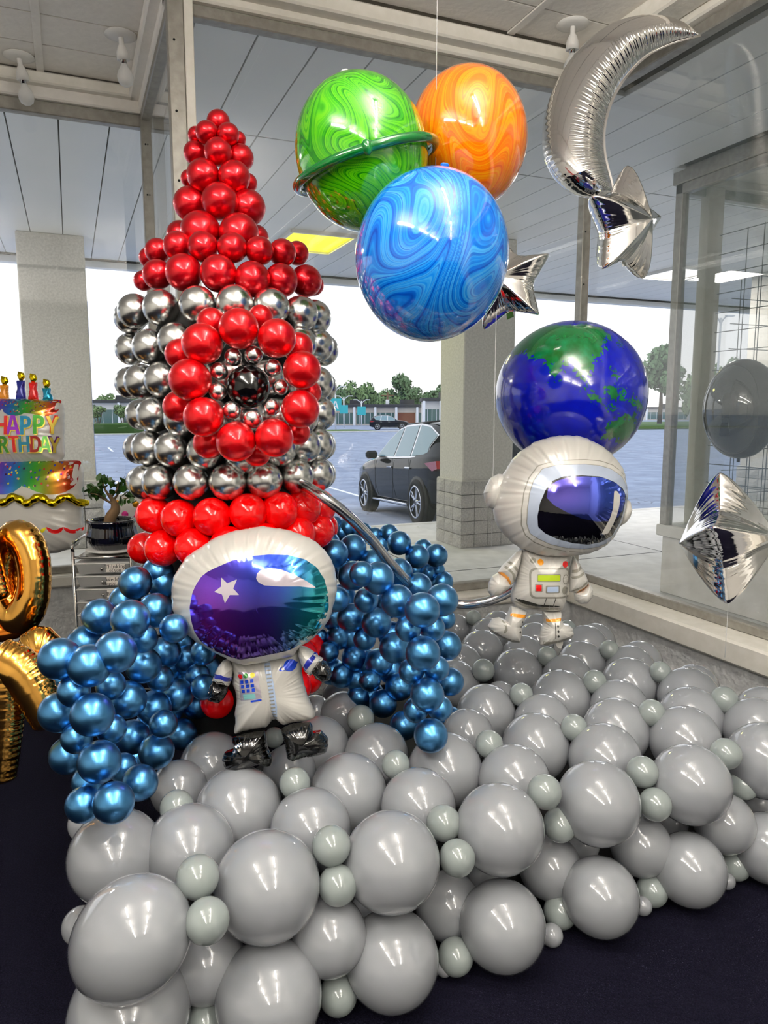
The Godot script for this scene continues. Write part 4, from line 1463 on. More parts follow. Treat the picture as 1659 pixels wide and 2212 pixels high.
func star_poly(R: float, r: float, turn := 0.0, n := 5) -> PackedVector2Array:
	var p := PackedVector2Array()
	for i in n * 2:
		var a := PI / 2 + turn + PI * i / n
		var q := Vector2.from_angle(a) * (R if i % 2 == 0 else r)
		p.append(q)
	# rounded tips and valleys
	var out := PackedVector2Array()
	for i in p.size():
		var a := p[i - 1]
		var b := p[i]
		var c := p[(i + 1) % p.size()]
		var f := 0.06 if i % 2 == 0 else 0.2
		out.append(b.lerp(a, f))
		out.append((b * 2 + b.lerp(a, f) + b.lerp(c, f)) / 4)
		out.append(b.lerp(c, f))
	return out

func tails(t: Node3D, y: float) -> void:
	var st := ST()
	slab(st, PackedVector2Array([Vector2(-0.012, y + 0.02), Vector2(0.012, y + 0.02), Vector2(0.016, y - 0.03), Vector2(-0.014, y - 0.035)]), -0.001, 0.001)
	obj("inflation_tail", st, M.silver_foil, t)

func foils() -> void:
	# crescent moon
	var d := 3.75
	var k := d / 1600.0
	var ctr := Vector2(1340, 235)
	var t := thing("crescent_balloon", "big silver foil crescent moon balloon up against the ceiling", "balloon", at(ctr.x, ctr.y, d), facing(-12))
	var outer := [Vector2(1503, 97), Vector2(1470, 68), Vector2(1425, 48), Vector2(1370, 43), Vector2(1310, 57), Vector2(1255, 95), Vector2(1212, 150), Vector2(1184, 215), Vector2(1174, 275), Vector2(1180, 330), Vector2(1205, 378), Vector2(1245, 410), Vector2(1290, 422), Vector2(1325, 412)]
	var inner := [Vector2(1503, 97), Vector2(1470, 101), Vector2(1438, 108), Vector2(1400, 123), Vector2(1368, 148), Vector2(1338, 185), Vector2(1318, 225), Vector2(1307, 268), Vector2(1305, 305), Vector2(1308, 335), Vector2(1313, 360), Vector2(1318, 380), Vector2(1322, 396), Vector2(1325, 412)]
	var o3 := []
	var i3 := []
	for i in outer.size():
		o3.append(Vector3((outer[i].x - ctr.x) * k, -(outer[i].y - ctr.y) * k, 0))
		i3.append(Vector3((inner[i].x - ctr.x) * k, -(inner[i].y - ctr.y) * k, 0))
	var N := 680
	var oc := curve(o3, N)
	var ic := curve(i3, N)
	var V := 40
	var st := ST()
	var rows := []
	for i in N + 1:
		var mid := (oc[i] + ic[i]) * 0.5
		var half := (oc[i] - ic[i]) * 0.5
		var w := half.length()
		var th := minf(0.10, w * 0.85)
		var row := PackedVector3Array()
		for v in V:
			var a := TAU * v / V
			var cr := pow(maxf(0.0, -cos(a)), 1.2) * (1.0 - pow(maxf(0.0, -cos(a)), 10.0))
			var co := pow(maxf(0.0, cos(a)), 6.0)
			var wob := (sin(i * TAU / 5.3) * 0.0028 + sin(i * TAU / 8.7) * 0.0030) * cr + sin(i * TAU / 13.0) * 0.004 * co
			row.append(mid + half * cos(a) * (1.0 + wob * 0.5) + Vector3(0, 0, (th + wob) * sin(a) * (0.8 + 0.2 * absf(sin(a)))))
		rows.append(row)
	for i in N:
		for v in V:
			var w := (v + 1) % V
			var a: PackedVector3Array = rows[i]
			var b: PackedVector3Array = rows[i + 1]
			quad(st, a[v], a[w], b[w], b[v])
	obj("body", st, M.silver_foil, t)
	# flat seam along the inner edge
	st = ST()
	for i in N:
		var a := ic[i]
		var b := ic[i + 1]
		var na := (ic[i] - oc[i]).normalized() * 0.010
		var nb := (ic[i + 1] - oc[i + 1]).normalized() * 0.010
		for z in [0.0008, -0.0008]:
			if z > 0:
				quad(st, a + Vector3(0, 0, z), b + Vector3(0, 0, z), b + nb + Vector3(0, 0, z), a + na + Vector3(0, 0, z))
			else:
				quad(st, a + Vector3(0, 0, z), a + na + Vector3(0, 0, z), b + nb + Vector3(0, 0, z), b + Vector3(0, 0, z))
	obj("seam", st, M.silver_foil, t)
	# stars
	for s in [["silver foil star balloon hanging from the lower tip of the crescent", 1350, 488, 3.55, 0.285, 38.0, 3.0, 4.0],
			["silver foil star balloon half hidden behind the blue marbled planet", 1092, 612, 3.0, 0.205, -30.0, 8.0, 0.0],
			["silver foil star balloon hanging by the side window above the low wall", 1572, 1168, 2.75, 0.262, 56.0, 6.0, -5.0]]:
		t = thing("star_balloon", s[0], "balloon", at(s[1], s[2], s[3]), facing(s[5], s[6], s[7]), "silver foil stars")
		var P := Pillow.new(star_poly(s[4], s[4] * 0.55), s[4] * (0.66 if s[5] > 50.0 else 0.52), 0.0030, 70.0, Vector2.ZERO, -0.72 if s[5] > 50.0 else -0.58)
		obj("body", pillow(P, 30), M.silver_foil, t)
		tails(t, -s[4] * 0.55)

# ---------------------------------------------------------------- astronauts
func astro_parts(t: Node3D, spec: Array, c: Vector2, k: float) -> Dictionary:
	var P := {}
	for s in spec:
		var poly := pv(s[1], c, k)
		var p := Pillow.new(poly, s[2], s[3], s[4])
		P[s[0]] = p
		var o := obj(s[5], pillow(p, 26), M[s[6]], t)
		o.position.z = s[7]
		P[s[0] + "_o"] = o
	return P

func visor_picture() -> StandardMaterial3D:
	var W := 384
	var H := 320
	var im := Image.create(W, H, false, Image.FORMAT_RGB8)
	var a := Color(0.18, 0.20, 0.72)
	var b := Color(0.50, 0.12, 0.62)
	var c := Color(0.05, 0.60, 0.60)
	var d := Color(0.24, 0.10, 0.46)
	for y in H:
		for x in W:
			var u := float(x) / W
			var v := float(y) / H
			var top := Color(0.40, 0.22, 0.80).lerp(Color(0.16, 0.32, 0.88), smoothstep(0.1, 0.6, u)).lerp(Color(0.08, 0.58, 0.62), smoothstep(0.6, 1.0, u))
			var low := b.lerp(d, smoothstep(0.15, 0.5, u)).lerp(c, smoothstep(0.5, 0.95, u))
			im.set_pixel(x, y, top.lerp(low, smoothstep(0.0, 0.75, v)))
	var m := mat("visor_print", Color.WHITE, 0.09, 0.85, 0.8)
	m.albedo_texture = ImageTexture.create_from_image(im)
	return m

func astronaut_one() -> void:
	var d := 2.3
	var k := d / 1600.0 / 3.95
	var c := Vector2(840, 1000)
	var t := thing("astronaut_balloon", "white foil astronaut balloon with a large purple and teal visor and black boots", "balloon", at(340 + c.x / 3.95, 1120 + c.y / 3.95, d), facing())
	var helmet := "790,82 900,65 1010,80 1120,100 1210,128 1280,160 1345,195 1400,240 1445,290 1480,350 1510,415 1525,480 1532,540 1530,610 1515,700 1480,830 1420,930 1330,1020 1210,1100 1170,1165 1050,1195 900,1225 760,1250 640,1215 560,1170 440,1110 330,1040 230,950 170,850 130,740 125,620 145,500 180,430 250,330 310,285 360,250 430,205 500,160 570,132 640,110 715,95"
	var torso := "600,1215 760,1200 900,1180 1050,1150 1190,1120 1205,1180 1215,1250 1215,1350 1235,1450 1265,1550 1305,1640 1332,1700 1325,1745 1270,1762 1200,1770 1130,1780 1060,1800 1035,1775 1000,1748 960,1755 935,1790 910,1820 800,1835 700,1855 640,1880 622,1860 640,1780 630,1700 650,1600 640,1500 612,1440 622,1350 605,1280"
	var P := astro_parts(t, [
		["torso", torso, 0.075, 0.0035, 44.0, "torso", "white_foil", -0.055],
		["larm", "590,1205 545,1225 510,1270 480,1330 455,1395 500,1425 560,1435 600,1440 625,1370 632,1290", 0.045, 0.003, 26.0, "arm", "white_foil", -0.02],
		["lhand", "470,1385 440,1430 425,1480 440,1530 420,1555 465,1572 520,1582 560,1545 590,1490 598,1430 540,1420", 0.04, 0.006, 17.0, "glove", "black_foil", -0.015],
		["rarm", "1205,1095 1260,1105 1330,1150 1370,1185 1410,1210 1390,1260 1345,1320 1300,1352 1255,1315 1220,1245 1190,1160", 0.045, 0.003, 26.0, "arm", "white_foil", -0.02],
		["rhand", "1395,1212 1440,1235 1475,1285 1492,1335 1470,1385 1405,1402 1345,1372 1322,1330 1345,1270", 0.04, 0.006, 17.0, "glove", "black_foil", -0.015],
		["lboot", "632,1880 720,1850 830,1830 915,1822 930,1900 940,1980 978,2050 968,2115 900,2095 830,2110 760,2140 690,2165 640,2190 595,2160 565,2120 548,2060 565,2005 640,1985 662,1955", 0.055, 0.0042, 30.0, "boot", "black_foil", -0.01],
		["rboot", "1050,1800 1150,1762 1300,1750 1322,1785 1322,1850 1345,1832 1400,1825 1450,1880 1458,1950 1440,2000 1370,2025 1250,2040 1150,2075 1105,2050 1085,1930", 0.055, 0.0042, 30.0, "boot", "black_foil", -0.01],
		["helmet", helmet, 0.135, 0.0036, 48.0, "helmet", "white_foil", 0.0]], c, k)
	var visor := pv("350,720 375,600 410,530 450,470 500,430 560,400 700,340 850,303 1000,290 1150,295 1290,335 1380,400 1440,500 1470,620 1472,740 1440,850 1370,960 1260,1040 1170,1085 1000,1120 850,1150 740,1165 640,1140 530,1100 420,1030 375,930 355,830", c, k)
	var vo := obj("visor", patch(visor, P.helmet, 0.0006, 24), visor_picture(), P.helmet_o)
	# printed star and gleam on the visor
	var sp := PackedVector2Array()
	for q in [[620, 472], [672, 518], [752, 486], [722, 560], [772, 612], [695, 612], [655, 680], [630, 608], [565, 588], [622, 545]]:
		sp.append(Vector2((q[0] - c.x) * k, -(q[1] - c.y) * k))
	obj("visor_star", patch(sp, P.helmet, 0.0014, 10), M.pearl_print, P.helmet_o)
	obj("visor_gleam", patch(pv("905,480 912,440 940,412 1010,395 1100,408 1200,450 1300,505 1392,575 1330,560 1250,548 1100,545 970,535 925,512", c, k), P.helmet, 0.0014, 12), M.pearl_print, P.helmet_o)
	obj("valve_tab", patch(pv("785,78 835,82 838,105 815,115 795,108", c, k), P.helmet, 0.002, 4), M.white_foil, P.helmet_o)
	var T: Pillow = P.torso
	var to: Node = P.torso_o
	obj("control_panel", patch(pv("690,1310 860,1300 900,1520 705,1560", c, k), T, 0.0006, 8), M.pearl_print, to)
	for b in [[708, 1347, "red_print"], [758, 1336, "green_print"], [815, 1330, "yellow_print"]]:
		obj("button", patch(pv(disc2(b[0], b[1], 21), c, k), T, 0.0014, 5), M[b[2]], to)
	for r in 3:
		for q in 3:
			var x := 721.0 + q * 45 + r * 7
			var y := 1395.0 + r * 38 - q * 9
			obj("key", patch(pv("%f,%f %f,%f %f,%f %f,%f" % [x - 13, y - 12, x + 15, y - 17, x + 16, y + 12, x - 12, y + 16], c, k), T, 0.0014, 5), M.blue_print, to)
	obj("screen", patch(pv("732,1500 840,1480 848,1522 740,1545", c, k), T, 0.0014, 6), M.teal_print, to)
	obj("panel_edge", patch(pv("800,1545 895,1525 900,1540 805,1560", c, k), T, 0.0014, 5), M.blue_print, to)
	var zp := [[905, 1240], [960, 1230], [975, 1300], [1000, 1400], [1015, 1500], [1028, 1600], [1022, 1715], [982, 1715], [985, 1620], [968, 1510], [945, 1400], [925, 1310]]
	var zs := ""
	for q in zp:
		zs += "%d,%d " % q
	obj("zip_strip", patch(pv(zs, c, k), T, 0.0008, 10), M.pale_blue_print, to)
	for i in 15:
		var y := 1258.0 + i * 31
		var f := i / 14.0
		var x := lerpf(938, 1003, pow(f, 0.7))
		obj("zip_tooth", patch(pv("%f,%f %f,%f %f,%f %f,%f" % [x - 20, y, x + 20, y - 4, x + 20, y + 8, x - 20, y + 12], c, k), T, 0.0016, 4), M.grey_print, to)
	obj("planet_badge", patch(pv(disc2(1132, 1253, 52, 50), c, k), T, 0.0014, 8), M.blue_print, to)
	var rg := ""
	for i in 24:
		var a := TAU * i / 24
		rg += "%f,%f " % [1117 + 78 * cos(a) * 0.93 + 20 * sin(a), 1262 - 30 * cos(a) + 16 * sin(a)]
	var Rg := ST()
	var ring := pv(rg, c, k)
	var rin := scaled(ring, 0.80)
	for i in 24:
		var j := (i + 1) % 24
		var q := []
		for v in [ring[i], rin[i], rin[j], ring[j]]:
			q.append(Vector3(v.x, v.y, T.z(v) + 0.002))
		quad(Rg, q[0], q[3], q[2], q[1])
	obj("badge_ring", Rg, M.blue_print, to)
	obj("arm_band", patch(pv("485,1318 560,1322 628,1362 622,1400 555,1358 478,1352", c, k), P.larm, 0.0012, 8), M.navy_print, P.larm_o)
	obj("cuff", patch(pv("462,1385 500,1375 560,1385 610,1410 600,1440 540,1425 480,1420", c, k), P.larm, 0.001, 8), M.silver_foil, P.larm_o)
	obj("arm_band", patch(pv("1340,1148 1366,1165 1262,1300 1240,1270 1280,1200", c, k), P.rarm, 0.0012, 8), M.navy_print, P.rarm_o)
	obj("cuff", patch(pv("1385,1200 1410,1215 1390,1265 1340,1325 1300,1350 1285,1325 1330,1280", c, k), P.rarm, 0.001, 8), M.silver_foil, P.rarm_o)
	for y in [1905.0, 1945.0]:
		obj("boot_strap", patch(pv("%f,%f %f,%f %f,%f %f,%f" % [645, y + 25, 730, y - 20, 735, y, 650, y + 45], c, k), P.lboot, 0.001, 6), M.silver_foil, P.lboot_o)

func astronaut_two() -> void:
	var d := 2.85
	var k := d / 1600.0 / 4.423
	var c := Vector2(780, 1000)
	var t := thing("astronaut_balloon", "cream white foil astronaut balloon with orange wrist bands floating over grey balloons", "balloon", at(1030 + c.x / 4.423, 920 + c.y / 4.423, d), facing())
	var helmet := "850,90 960,95 1060,130 1160,175 1270,260 1350,350 1400,450 1420,560 1430,650 1425,700 1400,830 1360,950 1300,1060 1240,1130 1150,1190 1040,1225 900,1245 760,1250 640,1240 540,1215 430,1175 330,1110 250,1030 190,940 155,840 160,740 185,640 215,540 260,450 330,330 430,230 560,150 700,105"
	var P := astro_parts(t, [
		["torso", "440,1150 560,1180 700,1200 830,1195 930,1200 915,1330 905,1450 890,1600 870,1700 840,1780 760,1790 640,1780 500,1770 400,1740 345,1690 350,1600 380,1500 395,1400 420,1290", 0.085, 0.003, 40.0, "torso", "white_foil", -0.05],
		["larm", "440,1185 380,1210 310,1280 250,1340 205,1400 260,1460 320,1530 370,1490 400,1400 428,1290", 0.045, 0.002, 22.0, "arm", "white_foil", -0.02],
		["lhand", "208,1405 150,1440 120,1500 108,1580 140,1632 210,1628 280,1585 328,1528 290,1450", 0.042, 0.003, 12.0, "glove", "white_foil", -0.015],
		["rarm", "935,1245 990,1310 1040,1400 1082,1510 1030,1565 960,1600 895,1590 900,1450 912,1340", 0.045, 0.002, 22.0, "arm", "white_foil", -0.02],
		["rhand", "1082,1512 1115,1550 1105,1640 1060,1700 1000,1705 950,1670 938,1605 1010,1580", 0.042, 0.003, 12.0, "glove", "white_foil", -0.015],
		["lleg", "345,1735 420,1750 500,1785 480,1860 445,1930 450,2000 430,2090 350,2085 250,2040 150,1990 120,1930 160,1860 230,1845 290,1870 320,1800", 0.055, 0.003, 24.0, "boot", "white_foil", -0.045],
		["rleg", "650,1780 740,1790 830,1780 820,1850 850,1900 900,1910 940,1950 955,2010 930,2050 800,2090 680,2120 630,2110 620,2040 640,1960 665,1900", 0.055, 0.003, 24.0, "boot", "white_foil", -0.045],
		["lear", "285,465 210,455 130,500 90,570 68,640 80,720 110,780 175,800 230,700 260,600 275,520", 0.05, 0.004, 12.0, "ear_pod", "white_foil", -0.01],
		["rear", "1410,680 1465,720 1480,800 1465,870 1420,930 1365,965 1350,860", 0.05, 0.004, 12.0, "ear_pod", "white_foil", -0.01],
		["helmet", helmet, 0.15, 0.0045, 44.0, "helmet", "white_foil", 0.0]], c, k)
	var H: Pillow = P.helmet
	var ho: Node = P.helmet_o
	var frame := pv("560,430 700,395 950,390 1080,400 1200,430 1320,500 1385,580 1405,680 1390,800 1350,950 1300,1040 1220,1110 1100,1150 980,1165 800,1155 650,1120 540,1070 460,1020 425,930 425,800 445,650 480,540", c, k)
	var line := pv("520,395 680,350 950,340 1100,350 1230,385 1345,460 1405,560 1424,680 1408,815 1368,965 1312,1068 1230,1150 1100,1190 980,1205 790,1190 620,1155 500,1105 415,1040 372,940 368,800 390,640 435,510", c, k)
	obj("rim_line", patch(line, H, 0.0004, 20), M.grey_print, ho)
	obj("rim", patch(scaled(line, 0.982), H, 0.0009, 20), M.white_foil, ho)
	obj("frame_line", patch(scaled(frame, 1.015), H, 0.0014, 20), M.grey_print, ho)
	obj("visor_frame", patch(frame, H, 0.0019, 20), M.frame_print, ho)
	obj("visor", patch(pv("640,540 740,500 900,490 1080,500 1220,545 1330,610 1365,680 1350,800 1310,930 1240,1040 1130,1100 1000,1125 850,1110 700,1070 590,1020 520,960 510,860 530,740 580,620", c, k), H, 0.0024, 20), M.visor_black, ho)
	var W := 256
	var Hh := 192
	var im := Image.create(W, Hh, false, Image.FORMAT_RGB8)
	for y in Hh:
		for x in W:
			var u := float(x) / W
			var v := float(y) / Hh
			im.set_pixel(x, y, Color(0.42, 0.38, 0.82).lerp(Color(0.24, 0.36, 0.80), smoothstep(0.2, 0.8, u)).lerp(Color(0.16, 0.22, 0.55), smoothstep(0.45, 1.0, v)))
	var m := mat("lens_print", Color.WHITE, 0.08, 0.85, 0.6)
	m.albedo_texture = ImageTexture.create_from_image(im)
	obj("visor_lens", patch(pv("585,690 600,620 640,570 680,540 800,505 950,500 1100,510 1250,560 1340,640 1355,720 1330,800 1280,870 1180,905 1050,910 900,880 760,820 650,760", c, k), H, 0.003, 20), m, ho)
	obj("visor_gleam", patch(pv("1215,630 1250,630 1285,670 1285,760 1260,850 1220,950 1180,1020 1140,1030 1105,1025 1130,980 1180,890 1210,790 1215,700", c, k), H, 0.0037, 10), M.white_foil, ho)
	var T: Pillow = P.torso
	var to: Node = P.torso_o
	obj("panel_line", patch(pv(rect2(490, 1350, 895, 1645, 60), c, k), T, 0.0006, 12), M.grey_print, to)
	obj("control_panel", patch(pv(rect2(508, 1368, 877, 1627, 50), c, k), T, 0.0012, 12), M.white_foil, to)
	for q in [["indicator_rim", rect2(558, 1410, 788, 1484, 12), "grey_print", 0.0018], ["indicator_bar", rect2(566, 1420, 780, 1476, 8), "lime_print", 0.0024], ["key_rim", rect2(540, 1500, 610, 1580, 10), "grey_print", 0.0018], ["red_key", rect2(550, 1512, 600, 1570, 6), "red_print", 0.0024],
			["screen_rim", rect2(640, 1518, 778, 1592, 10), "grey_print", 0.0018], ["screen", rect2(654, 1530, 765, 1582, 6), "pale_blue_print", 0.0024], ["dial_rim", disc2(845, 1465, 36, 48), "grey_print", 0.0018], ["dial", disc2(845, 1465, 28, 39), "white_foil", 0.0024],
			["knob", disc2(840, 1570, 36, 40), "grey_print", 0.0018], ["orange_button", disc2(598, 1298, 30), "orange_print", 0.0012], ["red_button", disc2(837, 1320, 31), "red_print", 0.0012], ["grey_button", disc2(528, 1282, 28), "grey_print", 0.0012], ["grey_button", disc2(886, 1320, 15, 26), "grey_print", 0.0012],
			["belt_line", "345,1625 440,1680 560,1710 700,1720 858,1718 858,1732 700,1735 560,1726 440,1697 345,1645", "dark_print", 0.001], ["belt_line", "350,1660 440,1710 560,1742 700,1750 850,1746 850,1757 700,1763 560,1755 440,1724 350,1676", "grey_print", 0.001],
			["seam_line", "648,1640 655,1640 640,1715 633,1715", "dark_print", 0.001], ["seam_line", "738,1640 745,1640 728,1718 721,1718", "dark_print", 0.001]]:
		obj(q[0], patch(pv(q[1], c, k), T, q[3], 8), M[q[2]], to)
	obj("wrist_band", patch(pv("215,1392 250,1400 300,1445 328,1500 322,1530 300,1500 260,1450 205,1412", c, k), P.larm, 0.001, 8), M.orange_print, P.larm_o)
	for q in ["262,1330 300,1350 360,1420 372,1480 355,1500 340,1430 300,1375 250,1345", "300,1290 330,1300 400,1380 400,1400 380,1400 330,1335 290,1305"]:
		obj("sleeve_stripe", patch(pv(q, c, k), P.larm, 0.001, 8), M.grey_print, P.larm_o)
	obj("wrist_band", patch(pv("1075,1505 1082,1530 1040,1568 965,1602 955,1585 1025,1545", c, k), P.rarm, 0.001, 8), M.orange_print, P.rarm_o)
	for q in ["985,1335 1000,1355 950,1395 905,1405 908,1380 945,1365", "1010,1390 1022,1412 960,1450 903,1462 904,1440 955,1425", "1050,1470 1060,1490 1000,1545 925,1580 905,1572 990,1530"]:
		obj("sleeve_stripe", patch(pv(q, c, k), P.rarm, 0.001, 8), M.grey_print, P.rarm_o)
	obj("ankle_band", patch(pv("330,1790 410,1800 488,1812 480,1842 400,1832 322,1818", c, k), P.lleg, 0.001, 8), M.orange_print, P.lleg_o)
	obj("ankle_band", patch(pv("662,1848 740,1846 822,1835 822,1862 740,1872 664,1874", c, k), P.rleg, 0.001, 8), M.orange_print, P.rleg_o)
	obj("sole", patch(pv("122,1935 160,1965 250,2015 350,2058 435,2068 430,2090 350,2085 250,2042 150,1992", c, k), P.lleg, 0.001, 8), M.grey_print, P.lleg_o)
	obj("sole", patch(pv("622,2062 680,2075 800,2050 900,2015 953,1990 952,2015 930,2050 800,2090 680,2120 632,2110", c, k), P.rleg, 0.001, 8), M.grey_print, P.rleg_o)
	obj("boot_stripe", patch(pv("258,1862 285,1900 292,1950 270,1985 255,1975 272,1940 262,1900 238,1858", c, k), P.lleg, 0.001, 8), M.grey_print, P.lleg_o)
	for q in [[441, 1878], [432, 1926], [419, 1975]]:
		obj("eyelet", patch(pv(disc2(q[0], q[1], 10, 13), c, k), P.lleg, 0.001, 3), M.dark_print, P.lleg_o)
	for q in [[771, 1912], [774, 1961], [777, 2010]]:
		obj("eyelet", patch(pv(disc2(q[0], q[1], 10, 12), c, k), P.rleg, 0.001, 3), M.dark_print, P.rleg_o)
	obj("boot_line", patch(pv("742,1880 750,1880 756,2035 748,2035", c, k), P.rleg, 0.001, 4), M.dark_print, P.rleg_o)
	var st := ST()
	slab(st, pv("770,2080 855,2045 850,2110 830,2150 800,2140", c, k), -0.048, -0.044)
	obj("inflation_tail", st, M.white_foil, t)

# ---------------------------------------------------------------- the left bay: cake, gold numbers, cart, plant
func left_side() -> void:
	cake()
	gold()
	cart()

func cake_strip(t: Node3D, P: Pillow, o: Node, y0: float, x0: float, x1: float, hgt: float, k: float, c: Vector2, n: int, called: String) -> void:
	var W := 512
	var H := 128
	var im := Image.create(W, H, false, Image.FORMAT_RGB8)
	var hues := [Color(0.20, 0.65, 0.20), Color(0.10, 0.55, 0.72), Color(0.25, 0.20, 0.75), Color(0.52, 0.14, 0.70), Color(0.12, 0.45, 0.78), Color(0.22, 0.65, 0.16), Color(0.78, 0.55, 0.06), Color(0.74, 0.05, 0.08)]
	for y in H:
		for x in W:
			var f := float(x) / W * 7.0
			var i := mini(int(f), 6)
			im.set_pixel(x, y, hues[i].lerp(hues[i + 1], f - i))
	for i in 120:
		var p := Vector2(rng.randf() * W, rng.randf() * H * 0.8)
		var col: Color = [Color(0.95, 0.9, 0.3), Color(0.2, 0.3, 0.8), Color(0.85, 0.15, 0.2), Color(0.95, 0.6, 0.7), Color(0.3, 0.1, 0.4)][rng.randi() % 5]
		for dy in range(-4, 5):
			for dx in range(-3, 4):
				if dx * dx * 1.7 + dy * dy < 17:
					var q := Vector2i(int(p.x) + dx, int(p.y) + dy)
					if q.x >= 0 and q.y >= 0 and q.x < W and q.y < H:
						im.set_pixel(q.x, q.y, col)
	var m := mat(called + "_print", Color.WHITE, 0.16, 0.6, 0.5)
	m.albedo_texture = ImageTexture.create_from_image(im)
	var s := ""
	s += "%f,%f %f,%f " % [x0, y0, x1, y0]
	for i in n:
		for j in 8:
			var a := PI * (j + 0.5) / 8.0
			var w := (x1 - x0) / n
			s += "%f,%f " % [x1 - w * i - w * 0.5 + cos(a) * w * 0.5, y0 + hgt * (0.52 + 0.48 * sin(a))]
	obj(called, patch(pv(s, c, k), P, 0.0012, 14), m, o)

func cake() -> void:
	var d := 4.1
	var k := d / 1600.0
	var c := Vector2(20, 1030)
	var t := thing("birthday_cake_balloon", "tall two tier birthday cake foil balloon with rainbow icing and candles", "balloon", at(c.x, c.y, d), facing())
	var topP := Pillow.new(pv("-98,866 -60,862 0,861 60,862 120,866 136,872 138,900 137,940 139,985 130,1000 60,1006 0,1008 -60,1006 -96,1000 -100,940", c, k), 0.10, 0.0035, 46.0)
	var to := obj("upper_tier", pillow(topP), M.white_foil, t)
	var lowP := Pillow.new(pv("-130,1000 -60,992 20,990 100,990 160,995 176,1005 178,1040 176,1100 177,1150 165,1180 120,1195 40,1203 -40,1200 -120,1185 -135,1150 -136,1060", c, k), 0.13, 0.004, 46.0)
	var lo := obj("lower_tier", pillow(lowP), M.white_foil, t)
	lo.position.z = -0.01
	cake_strip(t, topP, to, 863, -92, 133, 40, k, c, 4, "upper_icing")
	cake_strip(t, lowP, lo, 994, -126, 174, 76, k, c, 3, "lower_icing")
	# gold rope round the lower tier
	var pts := []
	for i in 25:
		var f := i / 24.0
		var x := lerpf(-138, 192, f)
		var y := 1081.0 + 7.0 * sin(f * 40.0)
		pts.append(Vector3((x - c.x) * k, -(y - c.y) * k, 0.135 * sqrt(maxf(0.02, 1.0 - pow((f - 0.5) * 2.0, 4.0)))))
	var cv := curve(pts, 150)
	var rad := PackedFloat32Array()
	for i in cv.size():
		rad.append(0.016 + 0.007 * absf(sin(i * 0.42)))
	var st := ST()
	tube(st, cv, rad, 12)
	var gd := mat("gold_rope", Color(0.86, 0.74, 0.10), 0.12, 1.0)
	obj("gold_rope", st, gd, t)
	# the scalloped line low on the tier
	for i in 8:
		var x := 165.0 - i * 32.0
		var col: String = ["red_print", "red_print", "yellow_print", "green_print", "green_print", "teal_print", "blue_print", "navy_print"][i]
		var s := ""
		for j in 9:
			var a := PI * j / 8.0
			s += "%f,%f " % [x + 16 * cos(a), 1138 + 14 * sin(a)]
		for j in 9:
			var a := PI * (8 - j) / 8.0
			s += "%f,%f " % [x + 14 * cos(a), 1138 + 6 * sin(a)]
		obj("scallop", patch(pv(s, c, k), lowP, 0.0015, 5), M[col], lo)
	# candles
	for q in [[8, 862, 832, "orange_print", 4.0], [45, 862, 822, "navy_print", 0.0], [72, 862, 826, "red_print", -3.0], [103, 864, 838, "teal_candle", -10.0], [-32, 862, 830, "green_print", 6.0], [-62, 864, 838, "red_print", 10.0]]:
		if q[3] == "teal_candle" and not M.has("teal_candle"):
			mat("teal_candle", Color(0.05, 0.58, 0.72), 0.15, 0.6, 0.5)
		var a := Vector2(q[0], q[1])
		var b := Vector2(q[0] + q[4] * 0.3, q[2])
		var s := "%f,%f %f,%f %f,%f %f,%f %f,%f %f,%f %f,%f %f,%f" % [a.x - 11, a.y + 3, a.x - 9, lerpf(a.y, b.y, 0.35), b.x - 7, lerpf(a.y, b.y, 0.6), b.x - 9, b.y, b.x + 9, b.y, b.x + 8, lerpf(a.y, b.y, 0.6), a.x + 10, lerpf(a.y, b.y, 0.35), a.x + 12, a.y + 3]
		var cd := obj("candle", pillow(Pillow.new(pv(s, c, k), 0.022, 0.004, 11.0), 12), M[q[3]], t)
		var f := "%f,%f %f,%f %f,%f %f,%f %f,%f %f,%f" % [b.x - 3, b.y, b.x - 8, b.y - 10, b.x - 6, b.y - 20, b.x + 6, b.y - 17, b.x + 9, b.y - 8, b.x + 4, b.y]
		obj("flame", pillow(Pillow.new(pv(f, c, k), 0.014, 0.003, 9.0), 10), gd, cd)
	# lettering
	var cols := [Color(0.84, 0.10, 0.10), Color(0.55, 0.10, 0.72), Color(0.04, 0.52, 0.68), Color(0.20, 0.55, 0.10), Color(0.82, 0.16, 0.06), Color(0.10, 0.45, 0.55), Color(0.52, 0.10, 0.66), Color(0.20, 0.52, 0.10), Color(0.82, 0.10, 0.08), Color(0.04, 0.45, 0.56), Color(0.60, 0.10, 0.05), Color(0.22, 0.50, 0.10), Color(0.42, 0.06, 0.52)]
	var i := 0
	for q in [["H", 6, 938, 40], ["A", 31, 938, 40], ["P", 55, 938, 40], ["P", 80, 936, 40], ["Y", 104, 934, 38], ["B", -22, 978, 36], ["I", -3, 978, 36], ["R", 18, 978, 35], ["T", 42, 977, 35], ["H", 63, 977, 35], ["D", 85, 977, 35], ["A", 103, 977, 33], ["Y", 118, 976, 33]]:
		var key := "letter_%d" % i
		mat(key, cols[i], 0.16, 0.5, 0.5)
		if not M.has("letter_shadow"):
			mat("letter_shadow", Color(0.86, 0.76, 0.30), 0.2, 0.6)
		var p2 := pv("%f,%f" % [q[1] + (17 if q[2] < 950 else 7), q[2] - 14], c, k)[0]
		var zz := topP.z(p2) + 0.005
		var pos := Vector3(p2.x, p2.y, zz)
		var gx := (topP.z(p2 + Vector2(0.02, 0)) - topP.z(p2 - Vector2(0.02, 0))) / 0.04
		var gy := (topP.z(p2 + Vector2(0, 0.02)) - topP.z(p2 - Vector2(0, 0.02))) / 0.04
